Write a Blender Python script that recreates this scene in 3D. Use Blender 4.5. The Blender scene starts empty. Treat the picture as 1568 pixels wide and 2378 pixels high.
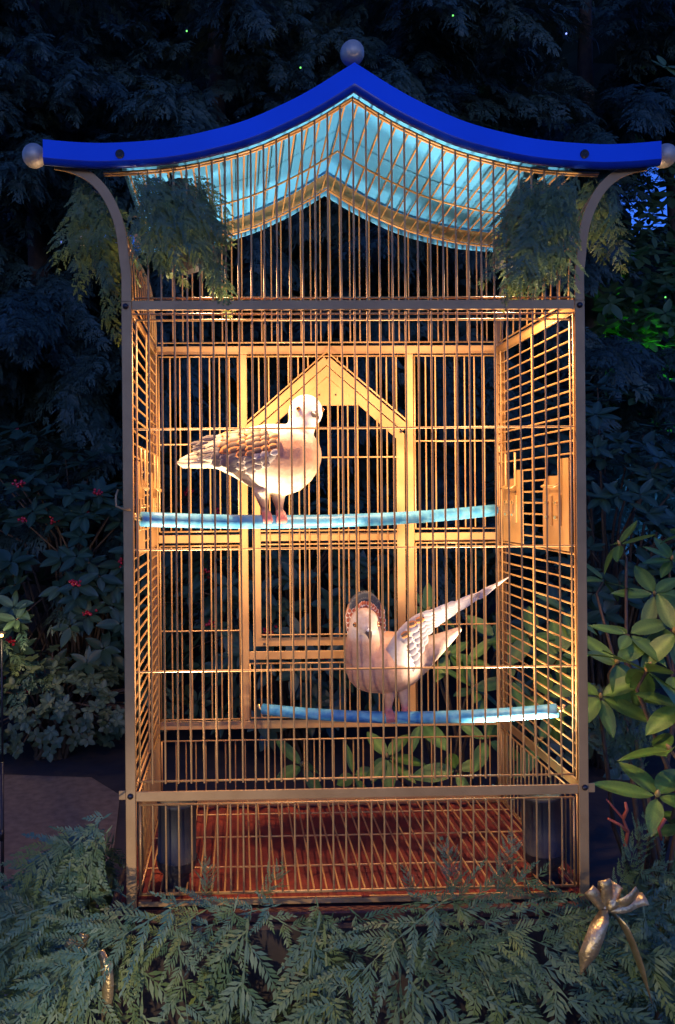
import bpy, bmesh, math, random
import numpy as np
from mathutils import Vector, Matrix

random.seed(7)
rng = np.random.default_rng(7)
scn = bpy.context.scene
col = scn.collection

# ------------------------------------------------------------------ camera
CAM = Vector((-0.2587, -1.6879, 1.4799))
YAW, ROLL = 0.0241, 0.0086
F, CX, CY, SX, SY = 1786.0, 784.0, 1188.5, -186.46, -35.65
h0 = Vector((math.cos(YAW), -math.sin(YAW), 0)); up0 = Vector((0, 0, 1))
CR = h0 * math.cos(ROLL) - up0 * math.sin(ROLL)
CU = h0 * math.sin(ROLL) + up0 * math.cos(ROLL)
CW = Vector((math.sin(YAW), math.cos(YAW), 0))
cam = bpy.data.cameras.new('camera')
cam.lens = F / 2377 * 36; cam.sensor_width = 36; cam.sensor_fit = 'AUTO'
cam.shift_x = -SX / 2377; cam.shift_y = SY / 2377
cam.clip_start = 0.05; cam.clip_end = 500
camo = bpy.data.objects.new('camera', cam); col.objects.link(camo)
camo.matrix_world = Matrix(((CR.x, CU.x, -CW.x, CAM.x), (CR.y, CU.y, -CW.y, CAM.y), (CR.z, CU.z, -CW.z, CAM.z), (0, 0, 0, 1)))
scn.camera = camo

# ------------------------------------------------------------------ world: deep blue dusk sky, no sun
w = bpy.data.worlds.new('World'); scn.world = w; w.use_nodes = True
nt = w.node_tree; nt.nodes.clear()
sky = nt.nodes.new('ShaderNodeTexSky'); sky.sky_type = 'NISHITA'; sky.sun_disc = False
sky.sun_elevation = math.radians(5.5); sky.sun_rotation = math.radians(180); sky.ozone_density = 4.0
tint = nt.nodes.new('ShaderNodeMix'); tint.data_type = 'RGBA'; tint.blend_type = 'MULTIPLY'
tint.inputs['Factor'].default_value = 1.0
tint.inputs['B'].default_value = (0.26, 0.38, 1.0, 1)
bg = nt.nodes.new('ShaderNodeBackground'); bg.inputs['Strength'].default_value = 0.15
wo = nt.nodes.new('ShaderNodeOutputWorld')
nt.links.new(sky.outputs[0], tint.inputs['A']); nt.links.new(tint.outputs['Result'], bg.inputs[0]); nt.links.new(bg.outputs[0], wo.inputs[0])
LAMP_W = 50.0      # floodlights on the cage floor, aimed up
EAVE_W = 20.0      # spotlights under the eaves, aimed down
scn.view_settings.view_transform = 'Standard'; scn.view_settings.look = 'None'
scn.view_settings.exposure = 1.5; scn.view_settings.gamma = 1.0
scn.cycles.use_denoising = True
scn.cycles.max_bounces = 5; scn.cycles.diffuse_bounces = 3; scn.cycles.glossy_bounces = 2; scn.cycles.transparent_max_bounces = 8
scn.cycles.sample_clamp_indirect = 4.0

# ------------------------------------------------------------------ helpers
def at(u, v, y):
    """point on the upright plane y that is seen at (u, v) of a 1568 x 2377 picture"""
    d = CW + CR * ((u - CX - SX) / F) + CU * (-(v - CY - SY) / F)
    return CAM + d * ((y - CAM.y) / d.y)

WM = {}
def place(o, parent=None, m=None):
    m = m or Matrix.Identity(4)
    WM[o.name] = m
    if parent is not None:
        o.parent = parent
        o.matrix_local = WM[parent.name].inverted() @ m
    else:
        o.matrix_local = m
def link(name, data, parent=None, m=None):
    o = bpy.data.objects.new(name, data); col.objects.link(o); place(o, parent, m); return o
def tag(o, label=None, cat=None, group=None, kind=None):
    if label: o['label'] = label
    if cat: o['category'] = cat
    if group: o['group'] = group
    if kind: o['kind'] = kind
    return o
def empty(name, loc, label=None, cat=None, group=None, m=None):
    o = bpy.data.objects.new(name, None); o.empty_display_size = 0.05; col.objects.link(o)
    place(o, None, m or Matrix.Translation(loc)); return tag(o, label, cat, group)
def mesh(name, v, f, mats, smooth=False, colors=None):
    me = bpy.data.meshes.new(name)
    me.from_pydata([tuple(map(float, p)) for p in v], [], [tuple(map(int, q)) for q in f])
    for m in (mats if isinstance(mats, (list, tuple)) else [mats]): me.materials.append(m)
    if smooth: me.polygons.foreach_set('use_smooth', [True] * len(me.polygons))
    if colors is not None:
        a = me.color_attributes.new('col', 'FLOAT_COLOR', 'POINT')
        c = np.ones((len(v), 4), np.float32); c[:, :3] = colors
        a.data.foreach_set('color', c.ravel())
    me.update(); return me
def quads(name, V, mats, colors=None):
    """V: (n,4,3) array of quads"""
    n = len(V); me = bpy.data.meshes.new(name)
    me.vertices.add(n * 4); me.vertices.foreach_set('co', V.reshape(-1).astype(np.float32))
    me.loops.add(n * 4); me.loops.foreach_set('vertex_index', np.arange(n * 4, dtype=np.int32))
    me.polygons.add(n); me.polygons.foreach_set('loop_start', np.arange(0, n * 4, 4, dtype=np.int32))
    me.materials.append(mats); me.update(calc_edges=True); me.validate(); return me
def frame(xdir, ndir, loc, s=1.0):
    x = Vector(xdir).normalized(); n = Vector(ndir); n = (n - x * n.dot(x))
    if n.length < 1e-4: n = x.orthogonal()
    n.normalize(); y = n.cross(x)
    return Matrix(((x.x * s, y.x * s, n.x * s, loc[0]), (x.y * s, y.y * s, n.y * s, loc[1]), (x.z * s, y.z * s, n.z * s, loc[2]), (0, 0, 0, 1)))
def tube_vf(pts, rad, n=8, cap=True):
    pts = [Vector(p) for p in pts]; R = rad if isinstance(rad, (list, tuple)) else [rad] * len(pts)
    V = []; Fc = []; prev = None
    for i, p in enumerate(pts):
        t = (pts[min(i + 1, len(pts) - 1)] - pts[max(i - 1, 0)]).normalized()
        if prev is None: a = t.orthogonal().normalized()
        else:
            a = prev - t * prev.dot(t)
            a = a.normalized() if a.length > 1e-6 else t.orthogonal().normalized()
        prev = a; b = t.cross(a)
        for k in range(n):
            th = 2 * math.pi * k / n
            V.append(p + (a * math.cos(th) + b * math.sin(th)) * R[i])
    for i in range(len(pts) - 1):
        for k in range(n):
            k2 = (k + 1) % n
            Fc.append((i * n + k, i * n + k2, (i + 1) * n + k2, (i + 1) * n + k))
    if cap:
        Fc.append(tuple(range(n - 1, -1, -1))); Fc.append(tuple(range((len(pts) - 1) * n, len(pts) * n)))
    return V, Fc
def tube(name, pts, rad, mat, parent=None, n=8):
    v, f = tube_vf(pts, rad, n); return link(name, mesh(name, v, f, mat, True), parent)
def join(parts):
    V = []; Fc = []
    for v, f in parts:
        o = len(V); V += list(v); Fc += [tuple(i + o for i in q) for q in f]
    return V, Fc
def box_vf(lo, hi):
    x0, y0, z0 = lo; x1, y1, z1 = hi
    return ([(x0, y0, z0), (x1, y0, z0), (x1, y1, z0), (x0, y1, z0), (x0, y0, z1), (x1, y0, z1), (x1, y1, z1), (x0, y1, z1)],
            [(0, 3, 2, 1), (4, 5, 6, 7), (0, 1, 5, 4), (1, 2, 6, 5), (2, 3, 7, 6), (3, 0, 4, 7)])
def prism_vf(poly, y0, y1):
    """polygon in xz pulled from y0 to y1"""
    n = len(poly)
    V = [(p[0], y0, p[1]) for p in poly] + [(p[0], y1, p[1]) for p in poly]
    return V, [tuple(range(n)), tuple(range(2 * n - 1, n - 1, -1))] + [(i, i + n, (i + 1) % n + n, (i + 1) % n) for i in range(n)]
def solid(name, vf, mat, parent=None, bevel=0.0, smooth=False, m=None):
    v, f = vf
    me = mesh(name, v, f, mat, smooth)
    bm = bmesh.new(); bm.from_mesh(me)
    bmesh.ops.recalc_face_normals(bm, faces=bm.faces)
    if bevel: bmesh.ops.bevel(bm, geom=[e for e in bm.edges if e.calc_face_angle(0) > 0.6], offset=bevel, segments=1, affect='EDGES')
    bm.to_mesh(me); bm.free()
    return link(name, me, parent, m)
def lathe_vf(prof, n=24, c=(0, 0, 0)):
    V = []; Fc = []
    for r, z in prof:
        for k in range(n):
            a = 2 * math.pi * k / n; V.append((c[0] + r * math.cos(a), c[1] + r * math.sin(a), c[2] + z))
    for i in range(len(prof) - 1):
        for k in range(n):
            k2 = (k + 1) % n; Fc.append((i * n + k, i * n + k2, (i + 1) * n + k2, (i + 1) * n + k))
    return V, Fc
def ball_vf(c, r, n=20, m=12):
    return lathe_vf([(max(r * math.sin(math.pi * i / m), 1e-4), -r * math.cos(math.pi * i / m)) for i in range(m + 1)], n, c)
def interp(x, xs, ys):
    """smooth (Catmull-like) interpolation"""
    x = min(max(x, xs[0]), xs[-1])
    i = max(j for j in range(len(xs) - 1) if xs[j] <= x + 1e-12)
    h = xs[i + 1] - xs[i]; t = (x - xs[i]) / h
    def sl(j):
        a, b = max(j - 1, 0), min(j + 1, len(xs) - 1); return (ys[b] - ys[a]) / (xs[b] - xs[a])
    m0, m1 = sl(i) * h, sl(i + 1) * h
    return (2*t**3 - 3*t*t + 1)*ys[i] + (t**3 - 2*t*t + t)*m0 + (-2*t**3 + 3*t*t)*ys[i + 1] + (t**3 - t*t)*m1

# ------------------------------------------------------------------ materials
def material(name, color, rough=0.5, metal=0.0, color2=None, nscale=20.0, bump=0.0, bscale=200.0, vary=False, attr=False, trans=0.0, emit=None, spec=0.5, coat=0.0, detail=4.0):
    m = bpy.data.materials.new(name); m.use_nodes = True
    t = m.node_tree; p = t.nodes['Principled BSDF']
    p.inputs['Roughness'].default_value = rough; p.inputs['Metallic'].default_value = metal
    p.inputs['Specular IOR Level'].default_value = spec; p.inputs['Coat Weight'].default_value = coat
    c4 = lambda c: (c[0], c[1], c[2], 1)
    p.inputs['Base Color'].default_value = c4(color)
    tc = t.nodes.new('ShaderNodeTexCoord')
    out = None
    if color2 is not None or vary:
        ramp = t.nodes.new('ShaderNodeMix'); ramp.data_type = 'RGBA'
        ramp.inputs['A'].default_value = c4(color); ramp.inputs['B'].default_value = c4(color2 or color)
        nz = t.nodes.new('ShaderNodeTexNoise'); nz.inputs['Scale'].default_value = nscale; nz.inputs['Detail'].default_value = detail
        t.links.new(tc.outputs['Object'], nz.inputs['Vector'])
        mr = t.nodes.new('ShaderNodeMapRange'); mr.inputs[1].default_value = 0.35; mr.inputs[2].default_value = 0.65
        t.links.new(nz.outputs[0], mr.inputs[0])
        if vary:
            oi = t.nodes.new('ShaderNodeObjectInfo'); ad = t.nodes.new('ShaderNodeMath'); ad.operation = 'MULTIPLY_ADD'
            ad.inputs[1].default_value = 0.35; t.links.new(mr.outputs[0], ad.inputs[0])
            sc = t.nodes.new('ShaderNodeMath'); sc.operation = 'MULTIPLY'; sc.inputs[1].default_value = 0.65
            t.links.new(oi.outputs['Random'], sc.inputs[0]); t.links.new(sc.outputs[0], ad.inputs[2]); t.links.new(ad.outputs[0], ramp.inputs['Factor'])
        else: t.links.new(mr.outputs[0], ramp.inputs['Factor'])
        out = ramp.outputs['Result']
    if attr:
        at_ = t.nodes.new('ShaderNodeAttribute'); at_.attribute_name = 'col'
        if out is None: out = at_.outputs['Color']
        else:
            mx = t.nodes.new('ShaderNodeMix'); mx.data_type = 'RGBA'; mx.blend_type = 'MULTIPLY'; mx.inputs['Factor'].default_value = 1
            t.links.new(out, mx.inputs['A']); t.links.new(at_.outputs['Color'], mx.inputs['B']); out = mx.outputs['Result']
    if out is not None: t.links.new(out, p.inputs['Base Color'])
    if bump:
        nb = t.nodes.new('ShaderNodeTexNoise'); nb.inputs['Scale'].default_value = bscale; nb.inputs['Detail'].default_value = 3
        t.links.new(tc.outputs['Object'], nb.inputs['Vector'])
        b = t.nodes.new('ShaderNodeBump'); b.inputs['Strength'].default_value = bump; b.inputs['Distance'].default_value = 0.002
        t.links.new(nb.outputs[0], b.inputs['Height']); t.links.new(b.outputs[0], p.inputs['Normal'])
    if trans:
        tr = t.nodes.new('ShaderNodeBsdfTranslucent'); ms = t.nodes.new('ShaderNodeMixShader'); ms.inputs[0].default_value = trans
        if out is not None: t.links.new(out, tr.inputs[0])
        else: tr.inputs[0].default_value = c4(color)
        o = t.nodes['Material Output']
        t.links.new(p.outputs[0], ms.inputs[1]); t.links.new(tr.outputs[0], ms.inputs[2]); t.links.new(ms.outputs[0], o.inputs[0])
    if emit:
        p.inputs['Emission Color'].default_value = c4(emit[0]); p.inputs['Emission Strength'].default_value = emit[1]
    return m
M = {}
M['gold'] = material('gold_paint', (0.50, 0.275, 0.098), 0.5, 0.1, (0.41, 0.215, 0.07), 14, 0.25, 300)
M['wire'] = material('gold_wire', (0.50, 0.27, 0.095), 0.38, 0.2, (0.38, 0.20, 0.065), 9)
M['blue'] = material('blue_fascia_paint', (0.001, 0.115, 0.82), 0.45, 0.0, (0.001, 0.090, 0.68), 3, 0.25, 40, spec=0.2)
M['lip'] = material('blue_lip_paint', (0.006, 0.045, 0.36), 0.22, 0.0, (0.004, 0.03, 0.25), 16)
M['under'] = material('pale_blue_lining', (0.08, 0.41, 0.86), 0.6, 0.0, (0.07, 0.385, 0.83), 5, 0.1, 40)
M['perch'] = material('blue_perch_paint', (0.035, 0.24, 0.46), 0.45, 0.0, (0.13, 0.40, 0.55), 45, 0.2, 150)
M['ball'] = material('weathered_silver_gold', (0.62, 0.50, 0.36), 0.5, 0.45, (0.42, 0.36, 0.30), 40, 0.4, 120)
M['black'] = material('black_lamp_enamel', (0.014, 0.014, 0.017), 0.6, 0.0, (0.022, 0.020, 0.022), 30, 0.15, 200)
M['dark'] = material('dark_steel', (0.03, 0.028, 0.03), 0.4, 0.6)
M['glass'] = material('lit_lamp_glass', (1, 0.85, 0.6), 0.2, emit=((1.0, 0.70, 0.36), 12.0))
M['red'] = material('red_cloth', (0.17, 0.016, 0.006), 0.85, 0.0, (0.10, 0.009, 0.004), 25, 0.5, 900)
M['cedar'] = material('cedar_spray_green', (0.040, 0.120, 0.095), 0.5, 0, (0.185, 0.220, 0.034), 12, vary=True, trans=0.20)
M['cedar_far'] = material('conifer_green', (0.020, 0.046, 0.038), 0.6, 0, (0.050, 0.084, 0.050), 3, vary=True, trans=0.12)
M['bark'] = material('bark', (0.07, 0.045, 0.03), 0.9, 0, (0.04, 0.027, 0.02), 20, 0.8, 60)
M['twig'] = material('woody_twig', (0.12, 0.07, 0.035), 0.8, 0, (0.07, 0.045, 0.025), 40)
M['redtwig'] = material('red_twig', (0.38, 0.07, 0.035), 0.6, 0, (0.26, 0.06, 0.03), 40)
M['rhodo'] = material('rhododendron_leaf', (0.055, 0.135, 0.028), 0.38, 0, (0.115, 0.20, 0.035), 25, 0.3, 90, vary=True, attr=True, trans=0.12)
M['bud'] = material('rhododendron_bud', (0.40, 0.24, 0.08), 0.6, 0, (0.28, 0.2, 0.06), 60)
M['skimmia'] = material('dark_shrub_leaf', (0.026, 0.058, 0.032), 0.42, 0, (0.048, 0.085, 0.036), 15, vary=True, attr=True, trans=0.1)
M['euon'] = material('pale_shrub_leaf', (0.055, 0.09, 0.035), 0.5, 0, (0.125, 0.15, 0.06), 18, vary=True, attr=True, trans=0.15)
M['broad'] = material('broadleaf', (0.07, 0.13, 0.045), 0.5, 0, (0.10, 0.15, 0.05), 6, vary=True, attr=True, trans=0.3)
M['berry'] = material('red_berry', (0.55, 0.02, 0.03), 0.25)
M['soil'] = material('dark_soil', (0.045, 0.034, 0.025), 0.95, 0, (0.025, 0.02, 0.015), 6, 1.0, 30)
M['path'] = material('brown_gravel_path', (0.21, 0.145, 0.085), 0.95, 0, (0.14, 0.095, 0.055), 25, 1.0, 120)
M['ribbon'] = material('gold_foil_ribbon', (0.66, 0.48, 0.24), 0.36, 0.75, (0.52, 0.36, 0.15), 60, 1.0, 160)
M['stone'] = material('grey_stone', (0.20, 0.19, 0.19), 0.85, 0, (0.13, 0.12, 0.13), 20, 0.8, 90)
M['bird'] = material('painted_bird', (1, 1, 1), 0.5, 0, (0.80, 0.76, 0.72), 70, 0.35, 220, attr=True)
M['feather'] = material('painted_feather', (1, 1, 1), 0.55, 0, (0.82, 0.80, 0.78), 90, attr=True)
M['beak'] = material('dark_beak', (0.05, 0.045, 0.05), 0.35)
M['eye'] = material('amber_eye', (0.30, 0.11, 0.02), 0.15)
M['pupil'] = material('black_pupil', (0.01, 0.01, 0.01), 0.1)
M['screw'] = material('dark_bolt', (0.06, 0.05, 0.05), 0.35, 0.7)
M['brass'] = material('bright_brass', (0.75, 0.52, 0.22), 0.25, 0.8)

# ------------------------------------------------------------------ ground
g = 400
o = link('ground', mesh('ground', [(-g, -g, 0), (g, -g, 0), (g, g, 0), (-g, g, 0)], [(0, 1, 2, 3)], M['soil'])); tag(o, kind='structure')
edge = [(-9, 2.75), (-4, 2.62), (-2.2, 2.50), (-1.5, 2.46), (-1.05, 2.40), (-0.86, 2.15), (-0.80, 1.6), (-0.80, 0.9), (-0.9, 0.2), (-0.7, -0.5), (0.2, -0.62), (1.4, -0.6), (9, -0.7), (9, -9), (-9, -9)]
o = link('path', mesh('path', [(x, y, 0.004) for x, y in edge], [tuple(range(len(edge) - 1, -1, -1))], M['path'])); tag(o, kind='structure')

# ------------------------------------------------------------------ plinth and cloth
ZT, ZB, ZF, DP = 1.9, 0.826, 0.606, 0.522
pl = solid('plinth', box_vf((-0.56, -0.035, 0.0), (0.56, DP + 0.06, 0.555)), M['bark'], bevel=0.006)
tag(pl, 'dark wooden plinth under the red cloth and cedar garland', 'plinth')
# the cloth: folds on top, hanging front and sides
nx, ny = 90, 40
V = []; Fc = []
for j in range(ny + 1):
    for i in range(nx + 1):
        x = -0.525 + 1.05 * i / nx; y = 0.004 + (DP + 0.016) * j / ny
        fold = 0.006 * math.sin(x * 95 + 2 * math.sin(y * 6)) + 0.004 * math.sin(x * 41 + 1.3)
        z = 0.588 + fold * 0.7
        ox = max(-0.55 - x, 0, x - 0.55); oy = max(-0.02 - y, 0, y - DP - 0.04)
        xx, yy = x, y
        if ox or oy:
            d = max(ox, oy); z -= d * 0.25
        V.append((xx, yy, z))
for j in range(ny):
    for i in range(nx):
        a = j * (nx + 1) + i; Fc.append((a, a + 1, a + nx + 2, a + nx + 1))
bb = solid('base_board', box_vf((-0.535, -0.022, 0.556), (0.535, DP + 0.03, 0.577)), material('red_brown_board', (0.10, 0.028, 0.016), 0.6, 0, (0.06, 0.018, 0.012), 12, 0.3, 80), bevel=0.003); tag(bb, 'dark reddish board under the cage frame', 'board')
o = link('tablecloth', mesh('tablecloth', V, Fc, M['red'], True)); tag(o, 'folded dark red cloth lying under the birdcage floor', 'cloth')

# ------------------------------------------------------------------ birdcage
cage = empty('birdcage', (0, DP / 2, ZF - 0.02), 'tall gold wire birdcage with a curved blue pagoda roof', 'birdcage')
PX = 0.5
wire_me = mesh('wire', *tube_vf([(0, 0, 0), (0, 0, 1)], 1.0, 8), M['wire'], True)
for p in wire_me.polygons:
    if len(p.vertices) > 4: p.use_smooth = False
WR = 0.0022
def wire(a, b, parent, r=WR, name='wire'):
    a = Vector(a); b = Vector(b); d = b - a; L = d.length
    z = d / L; x = z.orthogonal().normalized(); y = z.cross(x)
    m = Matrix(((x.x * r, y.x * r, z.x * L, a.x), (x.y * r, y.y * r, z.y * L, a.y), (x.z * r, y.z * r, z.z * L, a.z), (0, 0, 0, 1)))
    return link(name, wire_me, parent, m)
def bar(a, b, wdt, parent, y0, y1, name='rail', mat='gold'):
    """flat bar between two (x,z) points"""
    ax, az = a; bx, bz = b; L = math.hypot(bx - ax, bz - az); nx_, nz_ = -(bz - az) / L * wdt / 2, (bx - ax) / L * wdt / 2
    return solid(name, prism_vf([(ax + nx_, az + nz_), (ax - nx_, az - nz_), (bx - nx_, bz - nz_), (bx + nx_, bz + nz_)], y0, y1), M[mat], parent, 0.0012)
def zf(v, y=0.0, u=None):
    return at(u if u is not None else (820 if y < 0.2 else 760), v, y).z

# roof line (outer), half profile
RXS = [0, 0.036, 0.085, 0.139, 0.234, 0.324, 0.41, 0.53, 0.60, 0.672]
RZS = [1.48 + (z - 1.48) * 0.9835 for z in (2.434, 2.411, 2.380, 2.350, 2.307, 2.281, 2.2645, 2.2555, 2.257, 2.263)]
def roof_z(x): return interp(abs(x), RXS, RZS)
def roof_curve(off, n=40, xmax=0.672):
    """points (x,z) of the roof line moved inward along its normal by off, left to right"""
    half = []
    for i in range(n + 1):
        x = xmax * i / n; e = 1e-3
        s = (roof_z(min(x + e, 0.672)) - roof_z(max(x - e, 1e-6) if x > e else 1e-6)) / (min(x + e, 0.672) - max(x - e, 1e-6))
        if i == 0: s = (roof_z(0.02) - roof_z(0.0)) / 0.02
        nn = math.hypot(1, s)
        px, pz = x + off * s / nn, roof_z(x) - off / nn
        if i == 0: apex_z = roof_z(0) - off * nn; px, pz = 0.0, apex_z
        if px >= 0: half.append((px, pz))
    half.sort()
    return [(-x, z) for x, z in half[:0:-1]] + half
def curve_z(pts, x):
    xs = [p[0] for p in pts]; return float(np.interp(x, xs, [p[1] for p in pts]))

# corner posts: angle section with curved arms above
ARM = [(292, 700), (290, 640), (289, 600), (285, 560), (277, 520), (264, 484), (247, 452), (224, 424), (196, 403), (160, 389), (128, 383)]
ARMP = []
for u, v in ARM:
    p = at(u, v, 0); ARMP.append((min(p.x, -0.5) if v > 590 else p.x, p.z))
ARMP[0] = (-0.5, ARMP[0][1]); ARMP[1] = (-0.5, ARMP[1][1])
def flat_sweep(pts, wdt, y0, y1):
    P = [Vector((p[0], 0, p[1])) for p in pts]; Lp = []; Rp = []
    for i, p in enumerate(P):
        t = (P[min(i + 1, len(P) - 1)] - P[max(i - 1, 0)]).normalized(); nrm = Vector((-t.z, 0, t.x))
        Lp.append(p + nrm * wdt / 2); Rp.append(p - nrm * wdt / 2)
    V = []; Fc = []
    for i in range(len(P)):
        V += [(Lp[i].x, y0, Lp[i].z), (Rp[i].x, y0, Rp[i].z), (Rp[i].x, y1, Rp[i].z), (Lp[i].x, y1, Lp[i].z)]
    for i in range(len(P) - 1):
        a = i * 4
        for k in range(4): Fc.append((a + k, a + (k + 1) % 4, a + 4 + (k + 1) % 4, a + 4 + k))
    Fc += [(0, 1, 2, 3), tuple(len(V) - 4 + k for k in (3, 2, 1, 0))]
    return V, Fc
def smooth_pts(pts, k=4):
    n = len(pts); t = [float(i) for i in range(n)]
    return [(interp(i / k, t, [p[0] for p in pts]), interp(i / k, t, [p[1] for p in pts])) for i in range((n - 1) * k + 1)]
ARMS = smooth_pts(ARMP)
for y0, y1, yf in ((-0.0025, 0.0015, 1), (DP - 0.0015, DP + 0.0025, -1)):
    for s in (-1, 1):
        a = box_vf((s * PX - 0.011, y0, 0.575), (s * PX + 0.011, y1, ARMP[0][1]))
        xo = s * (PX + 0.009)
        b = box_vf((min(xo, xo - s * 0.003), min(y1, y1 + yf * 0.02), 0.575), (max(xo, xo - s * 0.003), max(y1, y1 + yf * 0.02), ARMP[0][1] - 0.004)) if yf > 0 else \
            box_vf((min(xo, xo - s * 0.003), y0 - 0.02, 0.575), (max(xo, xo - s * 0.003), y0, ARMP[0][1] - 0.004))
        post = solid('corner_post', join([a, b]), M['gold'], cage, 0.0012)
        pts = [((x if s < 0 else -x), z) for x, z in ARMS]
        solid('arm', flat_sweep(pts, 0.0215, y0, y1), M['gold'], cage, 0.0008)
# rails, front and back, both at ZT and ZB; side rails
BW = 0.0215
for (y0, y1, bw) in ((-0.001, 0.003, BW), (DP - 0.004, DP - 0.0015, 0.024)):
    for z in (ZT, ZB): bar((-PX + 0.0112, z), (PX - 0.0112, z), bw, cage, y0, y1)
for s in (-1, 1):
    for z in (ZT, ZB):
        solid('rail', box_vf((s * (PX - 0.002) - 0.002, 0.0025, z - 0.012), (s * (PX - 0.002) + 0.002, DP - 0.005, z + 0.012)), M['gold'], cage, 0.001)
for u, v in ((292, 711), (1346, 708), (303, 1849), (1358, 1828)):
    p = at(u, v, -0.003)
    b = solid('bolt', lathe_vf([(0.0065, 0), (0.0065, 0.002), (0.0045, 0.0045), (0.0002, 0.0052)], 14), M['screw'], cage, smooth=True,
              m=Matrix.Translation(p) @ Matrix.Rotation(math.pi / 2, 4, 'X'))
for s, v in ((-1, 1846), (1, 1829)):
    p = at(303 if s < 0 else 1358, v, 0)
    solid('tab', box_vf((min(s * 0.511, s * 0.526), -0.0005, p.z - 0.010), (max(s * 0.511, s * 0.526), 0.0022, p.z + 0.010)), M['gold'], cage, 0.001)

SP = 0.02826
XK = [(-17 + k) * SP for k in range(35)]
R5 = roof_curve(0.050, 60); R5X = dict()
def gz(x): return curve_z(R5, x)

def grille(name, pts, parent=cage, closed=True):
    """a grille whose own mesh is its border wire"""
    P = [Vector(p) for p in pts]
    segs = list(zip(P, P[1:] + ([P[0]] if closed else [])))
    if not closed: segs = list(zip(P[:-1], P[1:]))
    return solid(name, join([tube_vf([a, b], WR * 1.05, 8) for a, b in segs]), M['wire'], parent, smooth=True)

# --- front grilles
zA, zB_, zC = zf(727), zf(741), zf(1808)
yw = 0.0055
gr = grille('grille', [(XK[0], yw, zB_), (XK[-1], yw, zB_), (XK[-1], yw, zC), (XK[0], yw, zC)])
for x in XK[1:-1]: wire((x, yw - 0.0040, zA + 0.004), (x, yw - 0.0040, zC - 0.004), gr)
for v in (727, 993, 1272, 1554): wire((XK[0] - 0.007, yw, zf(v)), (XK[-1] + 0.007, yw, zf(v)), gr)
zG = zf(690)
gr = solid('gable_grille', join([tube_vf([(-0.485, yw, zG), (0.485, yw, zG)], WR * 1.05), tube_vf([(x, yw, z) for x, z in R5 if abs(x) < 0.56], WR * 1.3)]), M['wire'], cage, smooth=True)
for x in XK[1:-1]: wire((x, yw - 0.0040, ZT + 0.004), (x, yw - 0.0040, gz(x)), gr)
zL0, zL1 = zf(1862), zf(2068)
gr = grille('grille', [(XK[0], yw, zL0), (XK[-1], yw, zL0), (XK[-1], yw, zL1), (XK[0], yw, zL1)])
for x in XK[1:-1]: wire((x, yw - 0.0040, zL0), (x, yw - 0.0040, zL1), gr)
solid('rail', box_vf((-0.486, 0.004, ZF - 0.024), (0.486, 0.016, ZF - 0.013)), M['gold'], cage, 0.001)

# --- back grilles
yb = DP - 0.008
def bz(v): return zf(v, DP)
def bx(u, v=1250): return at(u, v, DP).x
xs1, xs2 = bx(567), bx(953)
zmid = bz(1248)
yr0, yr1 = DP - 0.0042, DP - 0.0016
bar((xs1, ZT - 0.0125), (xs1, ZB + 0.0125), 0.024, cage, yr0, yr1, 'stile'); bar((xs2, ZT - 0.0125), (xs2, ZB + 0.0125), 0.024, cage, yr0, yr1, 'stile')
bar((-PX + 0.0112, zmid), (xs1 - 0.0122, zmid), 0.024, cage, yr0, yr1); bar((xs2 + 0.0122, zmid), (PX - 0.0112, zmid), 0.024, cage, yr0, yr1)
zsill = bz(1519); bar((xs1 + 0.0122, zsill), (xs2 - 0.0122, zsill), 0.024, cage, yr0, yr1)
def zx_panel(x0, x1, ztop, zbot, cross=(), par=None, skip=None):
    gr_ = grille('grille', [(x0, yb, ztop), (x1, yb, ztop), (x1, yb, zbot), (x0, yb, zbot)], par or cage)
    for x in XK:
        if x0 + 0.006 < x < x1 - 0.006: wire((x, yb + 0.0035, ztop), (x, yb + 0.0035, zbot), gr_)
    for z in cross: wire((x0, yb, z), (x1, yb, z), gr_)
    return gr_
xl, xr = -PX + 0.016, PX - 0.016
zx_panel(xl, xs1 - 0.014, bz(828), bz(1231), (bz(1030),)); zx_panel(xs2 + 0.014, xr, bz(828), bz(1229), (bz(1026),))
zx_panel(xl, xs1 - 0.014, bz(1264), bz(1664), (bz(1460),)); zx_panel(xs2 + 0.014, xr, bz(1262), bz(1660), (bz(1452),))
zx_panel(xs1 + 0.014, xs2 - 0.014, bz(1537), bz(1662))
# wires above the slanted door head
apex = (bx(762), bz(826)); zeave = bz(985); xdl, xdr = xs1 + 0.012, xs2 - 0.012
ma = (apex[1] - zeave) / (xdr - apex[0])
gr = grille('grille', [(xdl, yb, bz(828)), (xdr, yb, bz(828))], closed=False)
for s, xe in ((-1, xdl), (1, xdr)):
    bar((apex[0] + s * 0.0, apex[1] - 0.012), (xe, apex[1] - 0.012 - ma * abs(xe - apex[0])), 0.023, cage, yr0 - 0.0035 + (0.0003 if s > 0 else 0), yr1 - 0.0030, 'slanted_rail')
    wire((apex[0], yb - 0.003, apex[1] + 0.011), (xe, yb - 0.003, apex[1] + 0.011 - ma * abs(xe - apex[0])), gr)
for x in XK:
    if xdl + 0.01 < x < xdr - 0.01:
        zt_ = apex[1] + 0.008 - ma * abs(x - apex[0])
        if zt_ < bz(838): wire((x, yb + 0.0035, bz(828)), (x, yb + 0.0035, zt_), gr)
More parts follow.
